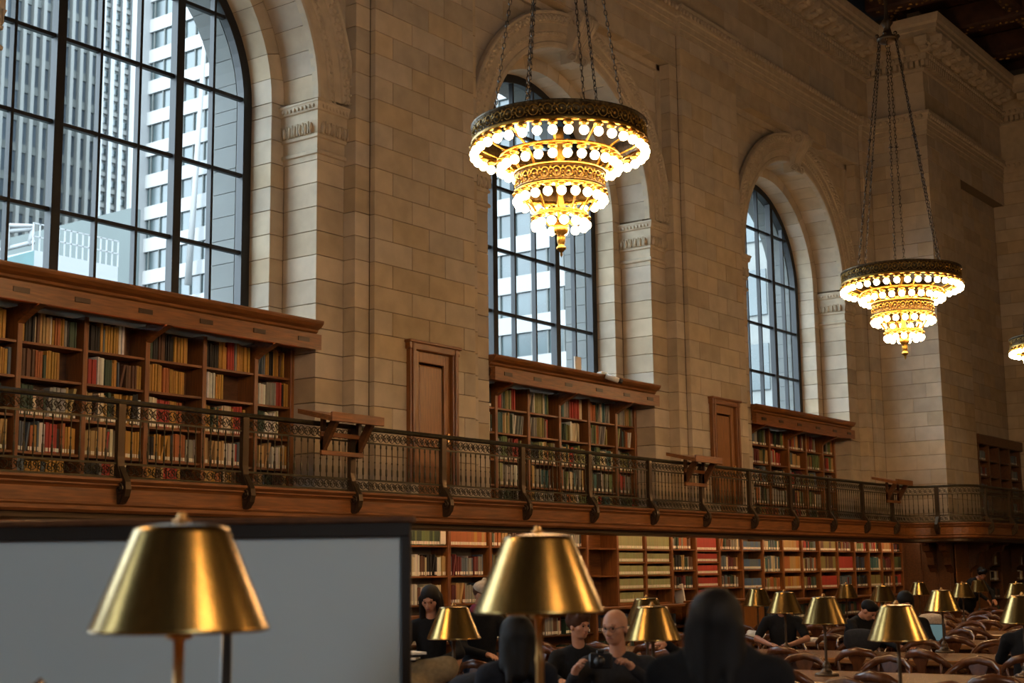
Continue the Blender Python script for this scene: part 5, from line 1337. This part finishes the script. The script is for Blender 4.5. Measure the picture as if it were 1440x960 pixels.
def openbook(q, x, y, z):
    for s in (-1, 1):
        pts = [(0, .0), (.03*s, .035), (.10*s, .038), (.19*s, .012), (.19*s, .0)]; q.prism([(y+a, z+b) for a, b in pts], 'x', x-.13, x+.13)
def bag(q, x, y, z): nets(q, [('e', (x, y, z+.13), (.13, .22, .14)), ('c', (x-.05, y-.12, z+.2), (x-.05, y+.12, z+.2), .06, .06)], .014, .05)
def crumple(q, x, y, z): nets(q, [('e', (x, y, z+.05), (.10, .16, .06)), ('c', (x, y-.1, z+.05), (x+.05, y+.12, z+.09), .05, .04)], .012, .03)
thing('open_book', 1147, 3, 'paper', 'open book with white pages on the table between two brass lamps', 'book', openbook, -.3)
thing('bag', 1212, 2, 'cloth_grey', 'dark grey soft bag on the third table row', 'bag', bag, .3)
thing('white_cloth', 1063, 3, 'paper', 'crumpled white papers left of the person in the black t-shirt', 'papers', crumple, -.3)
thing('patterned_cloth', 1312, 4, 'cloth_cream', 'crumpled pinkish white cloth bag behind the laptop', 'bag', bag, .0)
thing('white_cloth', 905, 1, 'paper', 'crumpled white papers beside the hand behind the paired lamps', 'papers', crumple, .2)
v = pix(1307, 885, d=1); x = TABLEX[3]-.25; y = x*v.y/v.x
lt = empty('laptop', (x, y, .76), label='open laptop with a pale teal screen beside the largest right-hand lamp', cat='laptop')
MB().box(x-.11, x+.11, y-.16, y+.16, .762, .778, b=.004).build('keyboard_base', M['black_plastic'], lt)
q = MB(); q.rbox((x+.14, y, .885), (.006, .16, .11), 0); q.build('lid', M['black_plastic'], lt)
MB().rbox((x+.132, y, .885), (.002, .15, .10), 0).build('screen', M['teal_screen'], lt)

# ------------------------------------------------------------------ city outside the windows
G_GLASS = mat('tower_glass', (.021, .034, .036), .25, var=.4, scale=.25, stretch=(1, 1, 2), spec=.8)
G_BLUE = mat('tower_blue_glass', (.036, .046, .055), .35, var=.35, scale=.3, stretch=(1, 1, .5))
G_RIB = mat('tower_rib', (.082, .082, .075), .7); G_WHITE = mat('travertine', (.175, .175, .172), .7); G_SPAN = mat('spandrel', (.065, .07, .065), .6, var=.3, scale=.5)
G_GREY = mat('plain_grey_wall', (.05, .062, .06), .8, var=.12, scale=.1); G_TEAL = mat('teal_glass', (.028, .085, .085), .3, var=.3, scale=1.2)
XB = 90.0
b = empty('banded_tower', (XB, 75, 0), label='white office tower with dark glass bands seen through all the windows', cat='building')
y0, y1 = 20, pix(192, 250, X=XB).y
MB().box(XB+.6, XB+14, y0, y1-1, 0, 64).build('glass_wall', G_GLASS, b)
for i in range(19):
    z = 4.2+i*3.22; MB().box(XB+.35, XB+.6, y0, y1-.5, z, z+1.35).build('white_band', G_WHITE, b)
mm = MB()
for i in range(60): yy = y0+(y1-y0)*i/60; mm.box(XB+.45, XB+.62, yy-.06, yy+.06, 0, 63)
mm.build('window_mullions', G_SPAN, b, kind='stuff')
MB().box(XB-.5, XB+3, y1-.9, y1+.3, 0, 64).build('corner_column', G_WHITE, b)
ya = pix(263, 400, X=XB-1).y; yb_ = pix(287, 20, X=XB-1).y; za = pix(263, 400, X=XB-1).z; zb_ = pix(287, 20, X=XB-1).z
MB().tube([(XB-.9, ya, za), (XB-.8, (ya*.65+yb_*.35), za*.65+zb_*.35), (XB-.7, yb_, zb_)], [.42, .36, .25], 4).build('sloping_rib', G_WHITE, b)
YA = 128.0
xa, xb, xc_ = pix(-30, 200, Y=YA).x, pix(137, 200, Y=YA).x, pix(196, 200, Y=YA).x+6
b = empty('ribbed_tower', ((xa+xb)/2, YA, 0), label='slender blue-grey tower with narrow vertical ribs in the nearest window', cat='building')
MB().box(xa, xb, YA+.6, YA+18, 0, 88).build('glass_wall', G_BLUE, b)
n = int((xb-xa)/1.15)
for i in range(n+1): x = xa+(xb-xa)*i/n; MB().box(x-.20, x+.20, YA, YA+.6, 0, 88).build('rib', G_RIB, b)
q = MB()
for i in range(26): q.box(xa, xb, YA+.45, YA+.62, i*3.3, i*3.3+.9)
q.build('floor_bands', G_SPAN, b, kind='stuff')
b = empty('white_ribbed_tower', ((xc_+xb)/2, YA-22, 0), label='white ribbed tower between the blue-grey tower and the banded tower', cat='building')
YW = YA+22; xb2, xc2 = pix(138, 200, Y=YW).x, pix(200, 200, Y=YW).x+3
MB().box(xb2, xc2, YW+.6, YW+12, 0, 84).build('window_wall', G_SPAN, b)
x = xb2
while x < xc2: MB().box(x, x+.62, YW, YW+.6, 0, 84).build('rib', G_WHITE, b); x += 1.62
q = MB()
for i in range(39): q.box(xb2, xc2, YW+.35, YW+.62, 1+i*2.1, 1+i*2.1+.55)
q.build('spandrel_bands', G_RIB, b, kind='stuff')
q = MB()
for i in range(39): q.box(xb2, xc2, YW+.5, YW+.615, 1.9+i*2.1, 1.9+i*2.1+.8)
q.build('dark_windows', G_GLASS, b, kind='stuff')
# low roofs in front
XG = 60.0; ga, gb = pix(-30, 345, X=XG), pix(186, 292, X=XG)
b = MB().prism([(ga.y, 0), (gb.y, 0), (gb.y, gb.z), (ga.y, ga.z)], 'x', XG, XG+.7).build('grey_gable_wall', G_GREY); tag(b, 'plain grey-green wall rising behind the white rooftop with railings', 'building')
YE2 = 45.0; q0, q1 = pix(47, 345, Y=YE2), pix(166, 372, Y=YE2)
zt = pix(100, 362, Y=YE2).z
b = empty('white_roof_building', (34, YE2, 0), label='low white building with roof railings at the bottom of the nearest window', cat='building')
MB().box(q0.x, q1.x, YE2, YE2+6, 0, zt).build('wall', G_WHITE, b)
MB().box(q0.x+1.6, q0.x+3.2, YE2-.1, YE2, zt-2.6, zt-1.3).build('window', G_GLASS, b)
rr = MB(); L_ = q1.x-q0.x
for z in (.5, 1.0): rr.box(q0.x, q1.x, YE2, YE2+.04, zt+z, zt+z+.045)
for i in range(15): x = q0.x+L_*i/14; rr.box(x-.02, x+.02, YE2, YE2+.06, zt, zt+1.05)
rr.build('roof_railing', G_WHITE, b)
q2, q3 = pix(-25, 372, Y=YE2-1), pix(48, 362, Y=YE2-1)
o = MB().prism([(q2.x, 0), (q3.x, 0), (q3.x, pix(48, 352, Y=YE2-1).z), (q2.x, pix(-25, 372, Y=YE2-1).z)], 'y', YE2-1, YE2+3).build('teal_glass_block', G_TEAL); tag(o, 'teal glazed block at the bottom left of the nearest window', 'building')
gt = MB(); g0 = pix(10, 340, Y=YE2+8); g1 = pix(45, 318, Y=YE2+8)
for (u0, v0, u1, v1) in ((11, 350, 11, 317), (11, 317, 46, 318), (11, 325, 44, 322), (40, 345, 46, 318), (0, 352, 48, 340)):
    a_, c_ = pix(u0, v0, Y=YE2+8), pix(u1, v1, Y=YE2+8); gt.tube([a_, c_], .10, 4)
tag(gt.build('roof_gantry', G_WHITE), 'white steel roof gantry at far left beyond the teal block', 'gantry')
b = empty('pale_building', (60, 28, 0), label='pale masonry building filling the view of the farthest window', cat='building')
MB().box(62, 75, 14, 34, 0, 40).build('wall', M['ext_stone'], b)
for i in range(10):
    for j in range(5): MB().box(61.9, 62.0, 15+j*3.8, 16.6+j*3.8, 3+i*3.6, 5.2+i*3.6).build('window', G_GLASS, b)
MB().box(-200, 250, 17, 300, -6, -5.5).build('street_ground', G_GREY, kind='structure')
bpy.data.objects.remove(bpy.data.objects['x'], do_unlink=True) if 'x' in bpy.data.objects else None
